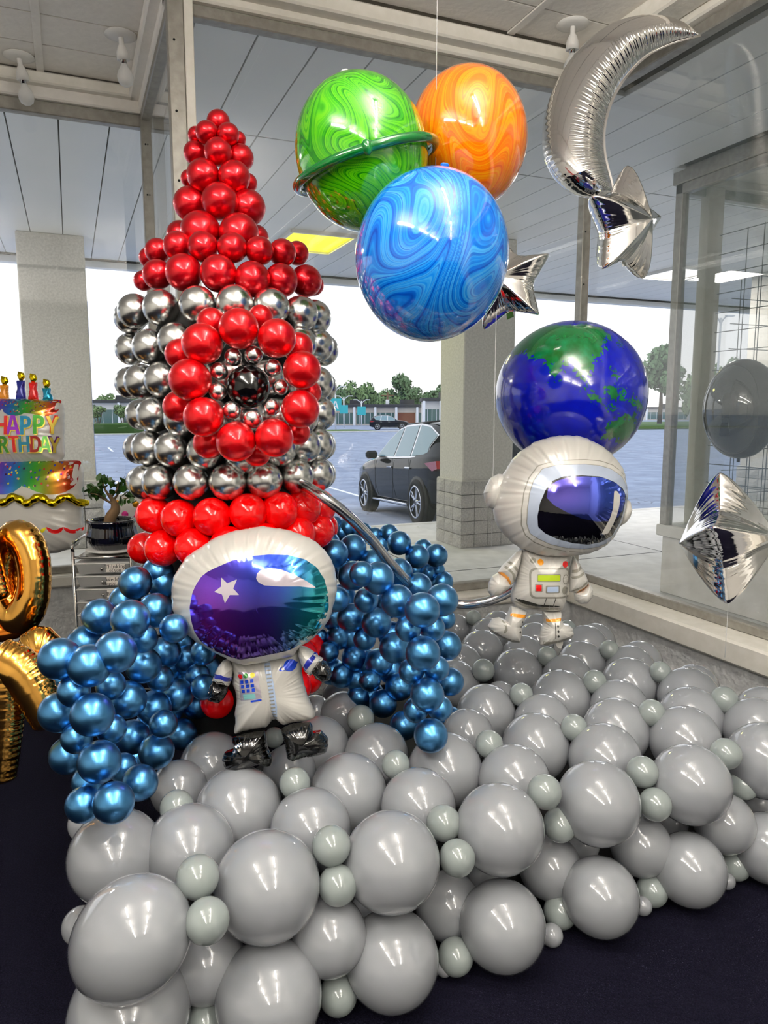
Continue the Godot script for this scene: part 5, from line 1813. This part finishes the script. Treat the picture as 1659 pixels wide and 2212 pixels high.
		var bsx := Basis(Vector3(1, 0, gx).normalized() * 0.85, Vector3(0, 1, gy).normalized(), Vector3(-gx, -gy, 1).normalized())
		lettering("letter_shadow", q[0], q[3] * k, M.letter_shadow, to, Transform3D(bsx, pos + Vector3(0.005, -0.006, -0.0015)), 0.002, "Droid Sans", true)
		lettering("letter", q[0], q[3] * k, M[key], to, Transform3D(bsx, pos), 0.003, "Droid Sans", true)
		i += 1
	st = ST()
	rod(st, Vector3(0, -0.4, -0.02), Vector3(0.02, -1.1, -0.05), 0.003, 6)
	obj("ribbon", st, M.string_white, t)

func gold_tube(st: SurfaceTool, pts: Array, rad: Array, n: int, closed := false, flat := 0.8) -> void:
	var cv := curve(pts, n)
	if closed:
		cv.remove_at(cv.size() - 1)
	var N := cv.size()
	var V := 28
	var rows := []
	for i in N:
		var t := (cv[(i + 1) % N] - cv[i - 1]).normalized() if closed else (cv[mini(i + 1, N - 1)] - cv[maxi(i - 1, 0)]).normalized()
		var s := t.cross(Vector3.BACK).normalized()
		var f := float(i) / (N - 1) * (rad.size() - 1)
		var r := lerpf(rad[mini(int(f), rad.size() - 1)], rad[mini(int(f) + 1, rad.size() - 1)], f - int(f))
		if not closed:
			var e := minf(i, N - 1 - i) / 10.0
			r *= sqrt(clampf(1.0 - pow(1.0 - minf(e, 1.0), 2.0), 0.02, 1.0))
		var row := PackedVector3Array()
		for v in V:
			var a := TAU * v / V
			var w := 1.0 + 0.018 * sin(i * TAU / 5.0) * pow(absf(cos(a)), 5.0) + 0.012 * sin(i * TAU / 11.0 + 1.0) * pow(absf(cos(a)), 2.0)
			row.append(cv[i] + (s * cos(a) * r + Vector3.BACK * sin(a) * r * flat) * w)
		rows.append(row)
	for i in (N if closed else N - 1):
		for v in V:
			var w := (v + 1) % V
			var a: PackedVector3Array = rows[i]
			var b: PackedVector3Array = rows[(i + 1) % N]
			quad(st, a[v], b[v], b[w], a[w])

func gold() -> void:
	var d := 2.75
	var k := d / 1600.0
	var L := func(x: float, y: float, z := 0.0) -> Vector3: return Vector3(x * k, -(y - 1250.0) * k, z)
	var o := at(0, 1250, d)
	# upper number: a ring shaped nought or nine whose edge shows
	var t := thing("gold_number_balloon", "gold foil ring number balloon in front of the birthday cake", "balloon", o, facing(-14), "gold foil number balloons")
	var st := ST()
	var pts := []
	for i in 25:
		var a := TAU * i / 24.0
		pts.append(L.call(46 + 40 * cos(a) , 1246 - 84 * sin(a)))
	gold_tube(st, pts, [0.060, 0.068, 0.060, 0.068, 0.060], 168, true, 0.95)
	obj("loop", st, M.gold_foil, t)
	st = ST()
	gold_tube(st, [L.call(-60, 1105, 0.12), L.call(-15, 1130, 0.12), L.call(14, 1178, 0.12), L.call(36, 1240, 0.11), L.call(52, 1290, 0.10)], [0.07, 0.066, 0.056, 0.04], 110)
	obj("stroke", st, M.gold_foil, t)
	st = ST()
	gold_tube(st, [L.call(-70, 1330, 0.06), L.call(-20, 1352, 0.05), L.call(20, 1365, 0.03), L.call(66, 1352, 0.0)], [0.04, 0.038, 0.032, 0.026], 80)
	obj("tail", st, M.copper_foil, t)
	# lower number
	var t2 := thing("gold_number_balloon", "large gold foil number balloon beside the blue rocket fin", "balloon", at(0, 1520, 2.3), facing(-6), "gold foil number balloons")
	var k2 := 2.3 / 1600.0
	var G := func(x: float, y: float, z := 0.0) -> Vector3: return Vector3(x * k2, -(y - 1520.0) * k2, z)
	st = ST()
	gold_tube(st, [G.call(-8, 1420), G.call(-6, 1500), G.call(-10, 1590), G.call(-18, 1690)], [0.09, 0.088, 0.08, 0.07], 130)
	obj("stem", st, M.gold_foil, t2)
	st = ST()
	gold_tube(st, [G.call(-5, 1432), G.call(45, 1450), G.call(80, 1492), G.call(118, 1568)], [0.08, 0.076, 0.066, 0.05], 120)
	obj("flag", st, M.gold_foil, t2)
	# small gold foil piece between the two
	var t3 := thing("gold_star_balloon", "small gold foil balloon wedged between the two gold numbers", "balloon", at(88, 1412, 2.6), facing(10, -20), "gold foil number balloons")
	obj("body", pillow(Pillow.new(pv("40,1400 60,1372 90,1365 130,1385 160,1420 165,1450 140,1470 120,1490 110,1520 90,1500 60,1470 42,1440", Vector2(92, 1425), 2.6 / 1600.0), 0.06, 0.004, 34.0), 22), M.gold_foil, t3)

func cart() -> void:
	var d := 3.75
	var k := d / 1600.0
	var o := at(240, 1190, d)
	var bs := Basis(Vector3.UP, deg_to_rad(-22.8 + 6.0))
	var t := thing("drawer_cart", "chrome rolling drawer cart with clear drawers and handwritten labels", "cart", Vector3(o.x, 0, o.z), bs)
	var top := o.y
	var w := 0.135
	var dp := 0.17
	var st := ST()
	for x in [-w, w]:
		for z in [-dp, dp]:
			rod(st, Vector3(x, 0.05, z), Vector3(x, top + 0.03, z), 0.008, 10)
		tube(st, curve([Vector3(x, top + 0.03, dp), Vector3(x, top + 0.07, dp - 0.03), Vector3(x, top + 0.07, -dp + 0.03), Vector3(x, top + 0.03, -dp)], 24), PackedFloat32Array([0.009]), 10)
	for z in [-dp, dp]:
		rod(st, Vector3(-w, top, z), Vector3(w, top, z), 0.007, 10)
		rod(st, Vector3(-w, 0.1, z), Vector3(w, 0.1, z), 0.007, 10)
	obj("frame", st, M.chrome, t)
	st = ST()
	box(st, Vector3(0, top - 0.002, 0), Vector3(w * 2 - 0.02, 0.008, dp * 2 - 0.02), 0.003)
	obj("top_shelf", st, M.chrome, t)
	for x in [-w, w]:
		for z in [-dp, dp]:
			st = ST()
			lathe(st, PackedVector2Array([Vector2(0, 0.022), Vector2(0.02, 0.022), Vector2(0.022, 0), Vector2(0.02, -0.022), Vector2(0, -0.022)]), 14, Transform3D(Basis(Vector3.BACK, PI / 2), Vector3(x, 0.025, z)))
			obj("caster", st, M.black_plastic, t)
	var words := [["Thinking", "of you"], ["Wedding", "Happy Anniv"], ["Birthday", ""], ["School", ""], ["", ""], ["", ""], ["", ""]]
	for i in 7:
		var y := top - 0.055 - i * 0.064
		var dr := Node3D.new()
		dr.name = "drawer"
		t.add_child(dr, true)
		dr.position = Vector3(0, y, 0)
		st = ST()
		slab(st, PackedVector2Array([Vector2(-0.108, -0.024), Vector2(0.108, -0.024), Vector2(0.122, 0.022), Vector2(-0.122, 0.022)]), -dp + 0.01, dp + 0.004)
		obj("drawer_box", st, M.drawer_plastic, dr)
		st = ST()
		box(st, Vector3(0, 0.025, 0), Vector3(0.258, 0.006, dp * 2 + 0.012), 0.002)
		obj("drawer_rim", st, M.white_plastic, dr)
		st = ST()
		lathe(st, PackedVector2Array([Vector2(0, 0.018), Vector2(0.006, 0.016), Vector2(0.0085, 0.010), Vector2(0.005, 0.003), Vector2(0.005, -0.002)]), 14, Transform3D(Basis(Vector3.RIGHT, PI / 2), Vector3(0.0, 0, dp + 0.004)))
		obj("knob", st, M.chrome, dr)
		if words[i][0]:
			st = ST()
			box(st, Vector3(0.062, 0.002, dp + 0.006), Vector3(0.09, 0.038, 0.001))
			obj("paper_label", st, M.paper_label, dr)
			lettering("handwriting", words[i][0], 0.0165, M.ink, dr, Transform3D(Basis(), Vector3(0.062, 0.010 if words[i][1] else 0.003, dp + 0.0072)), 0.0008, "Droid Serif")
			if words[i][1]:
				lettering("handwriting", words[i][1], 0.0135, M.ink, dr, Transform3D(Basis(), Vector3(0.060, -0.009, dp + 0.0072)), 0.0008, "Droid Serif")
	# pot with a little tree
	var pp := Vector3(o.x, top + 0.004, o.z) + bs * Vector3(0.015, 0, 0.02)
	var pot := thing("potted_bonsai", "small bonsai tree in a ribbed dark navy glazed pot on the drawer cart", "plant", pp)
	st = ST()
	lathe(st, PackedVector2Array([Vector2(0.0, 0.016), Vector2(0.125, 0.016), Vector2(0.13, 0.012), Vector2(0.09, 0.0), Vector2(0, 0)]), 36)
	obj("saucer", st, M.white_plastic, pot)
	st = ST()
	lathe(st, PackedVector2Array([Vector2(0.098, 0.150), Vector2(0.105, 0.162), Vector2(0.118, 0.162), Vector2(0.119, 0.150), Vector2(0.112, 0.140), Vector2(0.114, 0.118), Vector2(0.121, 0.085), Vector2(0.118, 0.055), Vector2(0.098, 0.024), Vector2(0.09, 0.016), Vector2(0, 0.016)]), 96, Transform3D(), 0.012, 32)
	obj("pot", st, M.pot_glaze, pot)
	st = ST()
	lathe(st, PackedVector2Array([Vector2(0, 0.142), Vector2(0.106, 0.138), Vector2(0.10, 0.13)]), 28)
	obj("soil", st, M.soil, pot)
	st = ST()
	tube(st, curve([Vector3(-0.01, 0.13, 0), Vector3(-0.005, 0.17, 0.005), Vector3(0.02, 0.21, 0.0), Vector3(0.012, 0.25, 0.0), Vector3(-0.01, 0.29, 0.01)], 24), PackedFloat32Array([0.032, 0.031, 0.03, 0.03, 0.029, 0.028, 0.028, 0.027, 0.027, 0.026, 0.026, 0.025, 0.024, 0.023, 0.022, 0.02, 0.018, 0.016, 0.014, 0.012, 0.011, 0.01, 0.009, 0.008, 0.007]), 12)
	var tk := obj("trunk", st, M.bark, pot)
	var ends := []
	for b in [[Vector3(0.015, 0.235, 0), Vector3(-0.05, 0.28, 0.02), Vector3(-0.085, 0.33, 0.02)], [Vector3(0.0, 0.27, 0), Vector3(0.03, 0.31, 0.02), Vector3(0.04, 0.35, 0.01)], [Vector3(0.015, 0.23, 0), Vector3(0.06, 0.26, 0.02), Vector3(0.095, 0.27, 0.03)], [Vector3(-0.01, 0.285, 0), Vector3(-0.03, 0.33, -0.02), Vector3(-0.02, 0.36, -0.02)], [Vector3(0.01, 0.25, 0), Vector3(0.05, 0.30, -0.03), Vector3(0.08, 0.33, -0.03)], [Vector3(-0.02, 0.26, 0), Vector3(-0.06, 0.29, 0.04), Vector3(-0.10, 0.30, 0.03)]]:
		st = ST()
		tube(st, curve(b, 10), PackedFloat32Array([0.007, 0.006, 0.006, 0.005, 0.005, 0.004, 0.004, 0.003, 0.003, 0.002, 0.002]), 8)
		obj("branch", st, M.bark, tk)
		for f in 17:
			var u := 0.45 + 0.55 * rng.randf()
			var p: Vector3 = b[1].lerp(b[2], (u - 0.45) / 0.55) + Vector3(rng.randf_range(-1, 1), rng.randf_range(-0.8, 0.8), rng.randf_range(-1, 1)) * 0.028
			ends.append(p)
	var lst := ST()
	slab(lst, PackedVector2Array([Vector2(0, -0.017), Vector2(0.009, -0.008), Vector2(0.011, 0.002), Vector2(0.007, 0.012), Vector2(0, 0.019), Vector2(-0.007, 0.012), Vector2(-0.011, 0.002), Vector2(-0.009, -0.008)]), -0.0006, 0.0006)
	var lm := done(lst)
	for p in ends:
		var lf := put("leaf", lm, M.bonsai_leaf, pot)
		lf.transform = Transform3D(Basis.from_euler(Vector3(rng.randf_range(-1.3, 0.6), rng.randf() * TAU, rng.randf_range(-1.0, 1.0))) * Basis.from_scale(Vector3.ONE * rng.randf_range(0.9, 1.35)), p)
	# spotted gift bag behind the pot
	var g := at(290, 1125, 4.0)
	var bag := thing("gift_bag", "white gift bag with pink and gold spots behind the bonsai pot", "bag", Vector3(g.x, top, g.z) + Vector3(0.0, 0.0, -0.05), Basis(Vector3.UP, deg_to_rad(-20.0)))
	st = ST()
	slab(st, PackedVector2Array([Vector2(-0.105, 0), Vector2(0.105, 0), Vector2(0.11, 0.26), Vector2(0.02, 0.265), Vector2(-0.085, 0.25)]), -0.05, 0.05)
	obj("bag", st, M.white_plastic, bag)
	mat("pink_dot", Color(0.85, 0.12, 0.55), 0.5)
	mat("gold_dot", Color(0.80, 0.55, 0.10), 0.3, 0.7)
	for q in [[-0.07, 0.21, "gold_dot"], [-0.03, 0.15, "pink_dot"], [0.03, 0.205, "gold_dot"], [0.03, 0.13, "pink_dot"], [-0.08, 0.10, "pink_dot"], [0.08, 0.17, "pink_dot"], [0.07, 0.085, "gold_dot"], [0.0, 0.07, "gold_dot"], [-0.05, 0.03, "gold_dot"], [0.04, 0.02, "pink_dot"]]:
		st = ST()
		lathe(st, PackedVector2Array([Vector2(0, 0.002), Vector2(0.017, 0.002), Vector2(0.018, 0.0)]), 18, Transform3D(Basis(Vector3.RIGHT, PI / 2), Vector3(q[0], q[1], 0.05)))
		obj("spot", st, M[q[2]], bag)

func small_things() -> void:
	# hanging threads
	var i := 0
	for s in [[at(941, 370, 2.5), 3.7, "thin clear thread holding the marbled planets to the ceiling"], [at(1062, 1180, 2.9), at(1060, 690, 3.0).y, "thin pale thread hanging from the star behind the blue planet"], [at(1566, 1420, 2.75), at(1566, 1300, 2.75).y, "thin clear thread under the star by the side window"]]:
		var st := ST()
		var p: Vector3 = s[0]
		rod(st, p, Vector3(p.x, s[1], p.z), 0.0011, 6)
		tag(obj(numbered("thread"), st, M.string_white), s[2], "string")
		i += 1

# balloon places in millimetres (x, y, z, radius), tier by tier
var DATA := {
	"cone": [
		"595,2726,-3090,45",
		"513,2674,-3116,33 541,2662,-3039,44 614,2653,-2999,42 665,2661,-3062,31",
		"507,2605,-3109,47 571,2579,-2985,53 663,2580,-3021,52",
		"480,2505,-3105,35 513,2488,-2989,62 621,2483,-2942,60 687,2487,-3016,39",
		"468,2392,-3034,65 559,2381,-2917,69 671,2378,-2947,68",
		"443,2299,-3143,55 482,2264,-2908,74 612,2255,-2842,73 733,2300,-3086,52",
		"317,2199,-3129,39 337,2204,-3016,47 391,2196,-2863,52 466,2180,-2763,54 558,2173,-2707,53 652,2168,-2697,51 746,2176,-2733,50 822,2194,-2806,45",
		"300,2121,-3199,40 321,2098,-2901,54 396,2087,-2764,65 500,2075,-2669,64 610,2058,-2635,62 718,2064,-2655,60 839,2085,-2749,59 905,2092,-2866,41",
	],
	"silver": [
		"239,1970,-3161,64 244,1975,-2996,64 316,1965,-2791,64 423,1964,-2653,64 537,1965,-2588,64 660,1960,-2579,64 780,1948,-2627,64 848,1945,-2684,64",
		"239,1849,-3177,64 278,1832,-2837,64 353,1845,-2708,64 452,1850,-2612,64 612,1848,-2561,64 768,1842,-2609,64 859,1845,-2691,64 944,1845,-2879,64",
		"231,1715,-3160,64 248,1711,-2891,64 306,1713,-2753,64 414,1717,-2619,64 518,1717,-2559,64 630,1715,-2546,64 748,1710,-2585,64 852,1705,-2674,64 940,1699,-2890,64",
		"271,1590,-3251,64 278,1591,-2781,64 356,1577,-2652,64 452,1584,-2570,64 559,1584,-2531,64 666,1584,-2538,64 763,1583,-2583,64 865,1594,-2685,64",
		"255,1450,-3221,64 256,1470,-2802,64 324,1470,-2675,64 420,1466,-2572,64 537,1451,-2517,64 662,1472,-2525,64 770,1479,-2579,64 840,1480,-2646,64 929,1466,-2876,64",
		"261,1313,-3222,64 240,1346,-2810,64 281,1354,-2720,64 374,1361,-2595,64 483,1364,-2521,64 604,1367,-2502,64 729,1373,-2542,64 835,1369,-2632,64 923,1350,-2861,64",
	],
	"redbase": [
		"260,1234,-2747,66 332,1234,-2624,66 429,1246,-2533,66 543,1260,-2488,66 655,1261,-2494,66 751,1259,-2538,66 833,1250,-2610,66",
		"253,1039,-3181,66 279,1122,-2683,66 368,1139,-2565,66 476,1150,-2492,66 592,1158,-2473,66 722,1173,-2512,66 818,1166,-2587,66 920,1134,-2837,66",
	],
	"redlow": [
		"737,780,-2647,68",
		"775,660,-2682,68 832,660,-2769,68",
		"439,555,-2609,60 737,555,-2647,68 807,555,-2723,68",
	],
	"porthole": [
		"497,1857,-2346,62 389,1810,-2385,63 605,1827,-2297,60 348,1699,-2386,65 672,1729,-2254,59 381,1584,-2355,62 661,1609,-2241,59 471,1508,-2306,62 581,1520,-2262,60",
	],
	"porthole_rear": [
		"343,1788,-2543,50 444,1890,-2516,49 593,1907,-2456,41 702,1810,-2396,49 727,1663,-2363,41 686,1533,-2362,41 330,1618,-2524,52 415,1499,-2471,52 559,1467,-2405,46",
	],
	"mini": [
		"483,1771,-2373,28 542,1777,-2348,29 596,1737,-2320,28 615,1677,-2303,25 586,1615,-2306,27 528,1579,-2325,31 470,1605,-2353,29 432,1664,-2378,28 439,1727,-2384,28",
	],
	"black": [
		"529,1680,-2373,69",
	],
	"leftfin": [
		"147,931,-2741,56 174,1030,-2573,56 222,966,-2428,56 261,1032,-2708,56 276,993,-2696,56 359,994,-2880,53",
		"6,872,-2469,56 53,964,-2428,56 129,1012,-2180,56 165,935,-2233,43 251,965,-2202,43 330,768,-2685,43",
		"-59,948,-2088,56 79,966,-2033,56 168,824,-2324,56 260,772,-2582,56 356,642,-2830,55 369,806,-2429,43",
		"-98,569,-3010,41 13,938,-2031,56 68,813,-2212,43 222,755,-2375,43 363,691,-2531,43 363,692,-2414,43",
		"-72,769,-2172,56 -29,863,-2064,43 116,741,-2268,56 200,654,-2392,56 283,656,-2473,56 374,532,-2680,56",
		"-29,710,-2116,43 13,819,-1990,56 62,703,-2157,43 134,546,-2441,56 215,649,-2263,43 308,456,-2604,56",
		"-59,574,-2317,56 -7,612,-2047,42 24,687,-1990,56 90,556,-2209,43 128,558,-2092,51 198,530,-2338,56",
		"-20,586,-1972,47 51,617,-1892,52",
	],
	"rightfin": [
		"937,1075,-2813,48 901,1064,-2637,56 1028,1054,-2772,56 869,1065,-2256,43 1096,994,-2734,56 1164,973,-2620,56",
		"787,982,-2279,43 932,1000,-2515,56 915,951,-2338,43 927,1045,-2259,56 1231,916,-2583,56 1122,972,-2166,56",
		"950,820,-2581,56 1003,829,-2459,56 983,969,-2224,56 981,899,-2130,43 987,984,-2038,56 1339,780,-2557,43",
		"885,698,-2780,34 956,696,-2750,52 989,742,-2544,43 1028,764,-2346,56 1076,885,-2143,43 1281,716,-2426,56",
		"902,648,-2721,43 1012,613,-2714,54 1074,619,-2605,56 1004,744,-2152,43 995,839,-2048,56 1082,753,-2121,43",
		"960,544,-2725,54 1022,457,-2686,53 1024,562,-2578,43 1142,525,-2563,56 1030,683,-2085,56 1328,544,-2488,56",
		"1080,459,-2579,56 1113,414,-2452,56 1032,595,-2176,43 1034,551,-2064,56 1108,601,-2145,43 1320,392,-2469,56",
	],
	"backfin": [
		"1108,1078,-3234,43 1134,1046,-3218,43 1161,1065,-3210,46 1225,1042,-3179,50 1278,1029,-3155,39 1340,1037,-3130,46",
		"1028,997,-3256,46 1300,986,-3140,48 1282,1038,-2882,53 1351,981,-2844,53 1484,971,-3060,43 1486,959,-2930,53",
		"1441,869,-3063,37 1500,858,-3037,42 1540,871,-3022,35 1557,815,-3007,53",
	],
	"rightdeep": [
		"954,767,-2783,56 986,851,-2781,56 996,973,-2795,56 1151,818,-2707,56 1163,904,-2715,56 1227,803,-2673,56",
		"1012,687,-2746,56 1070,586,-2707,56 1153,556,-2668,56 1162,698,-2685,56 1240,655,-2646,56 1313,645,-2614,56",
		"929,552,-2762,56 1029,518,-2714,56 1070,458,-2689,56 1256,529,-2621,56",
	],
	"leftdeep": [
		"99,594,-2722,53 218,759,-2697,53 281,693,-2661,53 339,718,-2640,53 339,631,-2627,53 404,683,-2607,53",
		"118,430,-2690,53 164,364,-2662,53 204,479,-2662,53 273,545,-2642,53",
	],
	"greybottom": [
		"58,150,-1734,144 388,130,-1679,135 729,125,-1680,128 1078,125,-1680,125 1424,125,-1674,117 1781,125,-1673,116 2120,125,-1659,117",
	],
	"greymid": [
		"253,183,-1793,101 564,218,-1718,101 978,118,-1826,101 1342,155,-1821,101 1662,183,-1769,101 1981,213,-1723,101",
	],
	"greyrear": [
		"-47,150,-2115,53",
	],
	"greyupper": [
		"68,390,-1676,141 405,390,-1740,136 742,390,-1712,131 1098,390,-1736,129 1456,390,-1740,129 1814,390,-1719,128 2180,390,-1745,130",
	],
	"greytop": [
		"53,380,-2044,128 246,380,-1996,125 590,380,-1960,120 938,380,-1954,118 1303,380,-1978,120 1680,380,-1981,128 2054,380,-1985,131 2382,380,-1952,125",
		"-14,380,-2254,58 264,380,-2358,92 416,380,-2144,134 766,380,-2118,126 1125,380,-2133,129 1513,380,-2162,124 1876,380,-2156,128 2231,380,-2134,128 2532,380,-2047,116",
		"395,380,-2472,116 628,380,-2328,92 781,380,-2470,112 946,380,-2320,117 1332,380,-2349,100 1498,380,-2492,122 1660,380,-2330,114 1870,380,-2500,129 2035,380,-2328,119 2393,380,-2308,130 2500,380,-2380,107",
		"864,380,-2789,68 1004,380,-2920,64 960,380,-2708,96 1525,380,-2820,118 1642,380,-2618,72 1874,380,-2840,120 2040,380,-2685,117 2255,380,-2519,127 2398,380,-2675,119 2519,380,-2745,107",
		"1940,380,-3570,94 1667,380,-3024,116 1885,380,-3188,114 2046,380,-3394,106 2183,380,-3517,100 2040,380,-3045,107 2232,380,-3227,104 2361,380,-3394,96 2232,380,-2829,117 2414,380,-3031,121 2524,380,-3087,104",
	],
	"smallgrey": [
		"227,485,-1702,52 238,60,-1740,52 232,431,-1610,52 579,461,-1737,52 582,372,-1697,52 578,60,-1691,52 947,406,-1801,52 933,60,-1694,52 929,370,-1684,51 1257,468,-1743,52 1329,334,-1761,52 1324,60,-1737,52 1666,432,-1781,52 1661,60,-1706,51 1651,363,-1702,52 1979,457,-1734,52 2022,60,-1703,52 2091,315,-1751,52",
		"225,470,-2077,49 600,470,-2421,36 578,470,-2081,48 936,470,-2451,52 912,470,-2071,46 1267,470,-2082,48 1619,470,-2081,48 1973,470,-2076,51 2329,470,-2064,53",
		"2000,470,-3478,44 1622,470,-2729,51 1618,470,-2421,48 1993,470,-2777,47 2354,470,-3109,46 1983,470,-2424,51 2322,470,-2741,47 2326,470,-2408,47",
	],
	"innergrey": [
		"746,139,-1880,55 1120,171,-1859,52 1512,162,-1868,51 1925,136,-1888,50 2326,134,-1872,52",
	],
	"lowgrey": [
		"899,35,-1697,26 1259,35,-1688,34 1606,35,-1687,30 1957,35,-1677,28",
	],
}
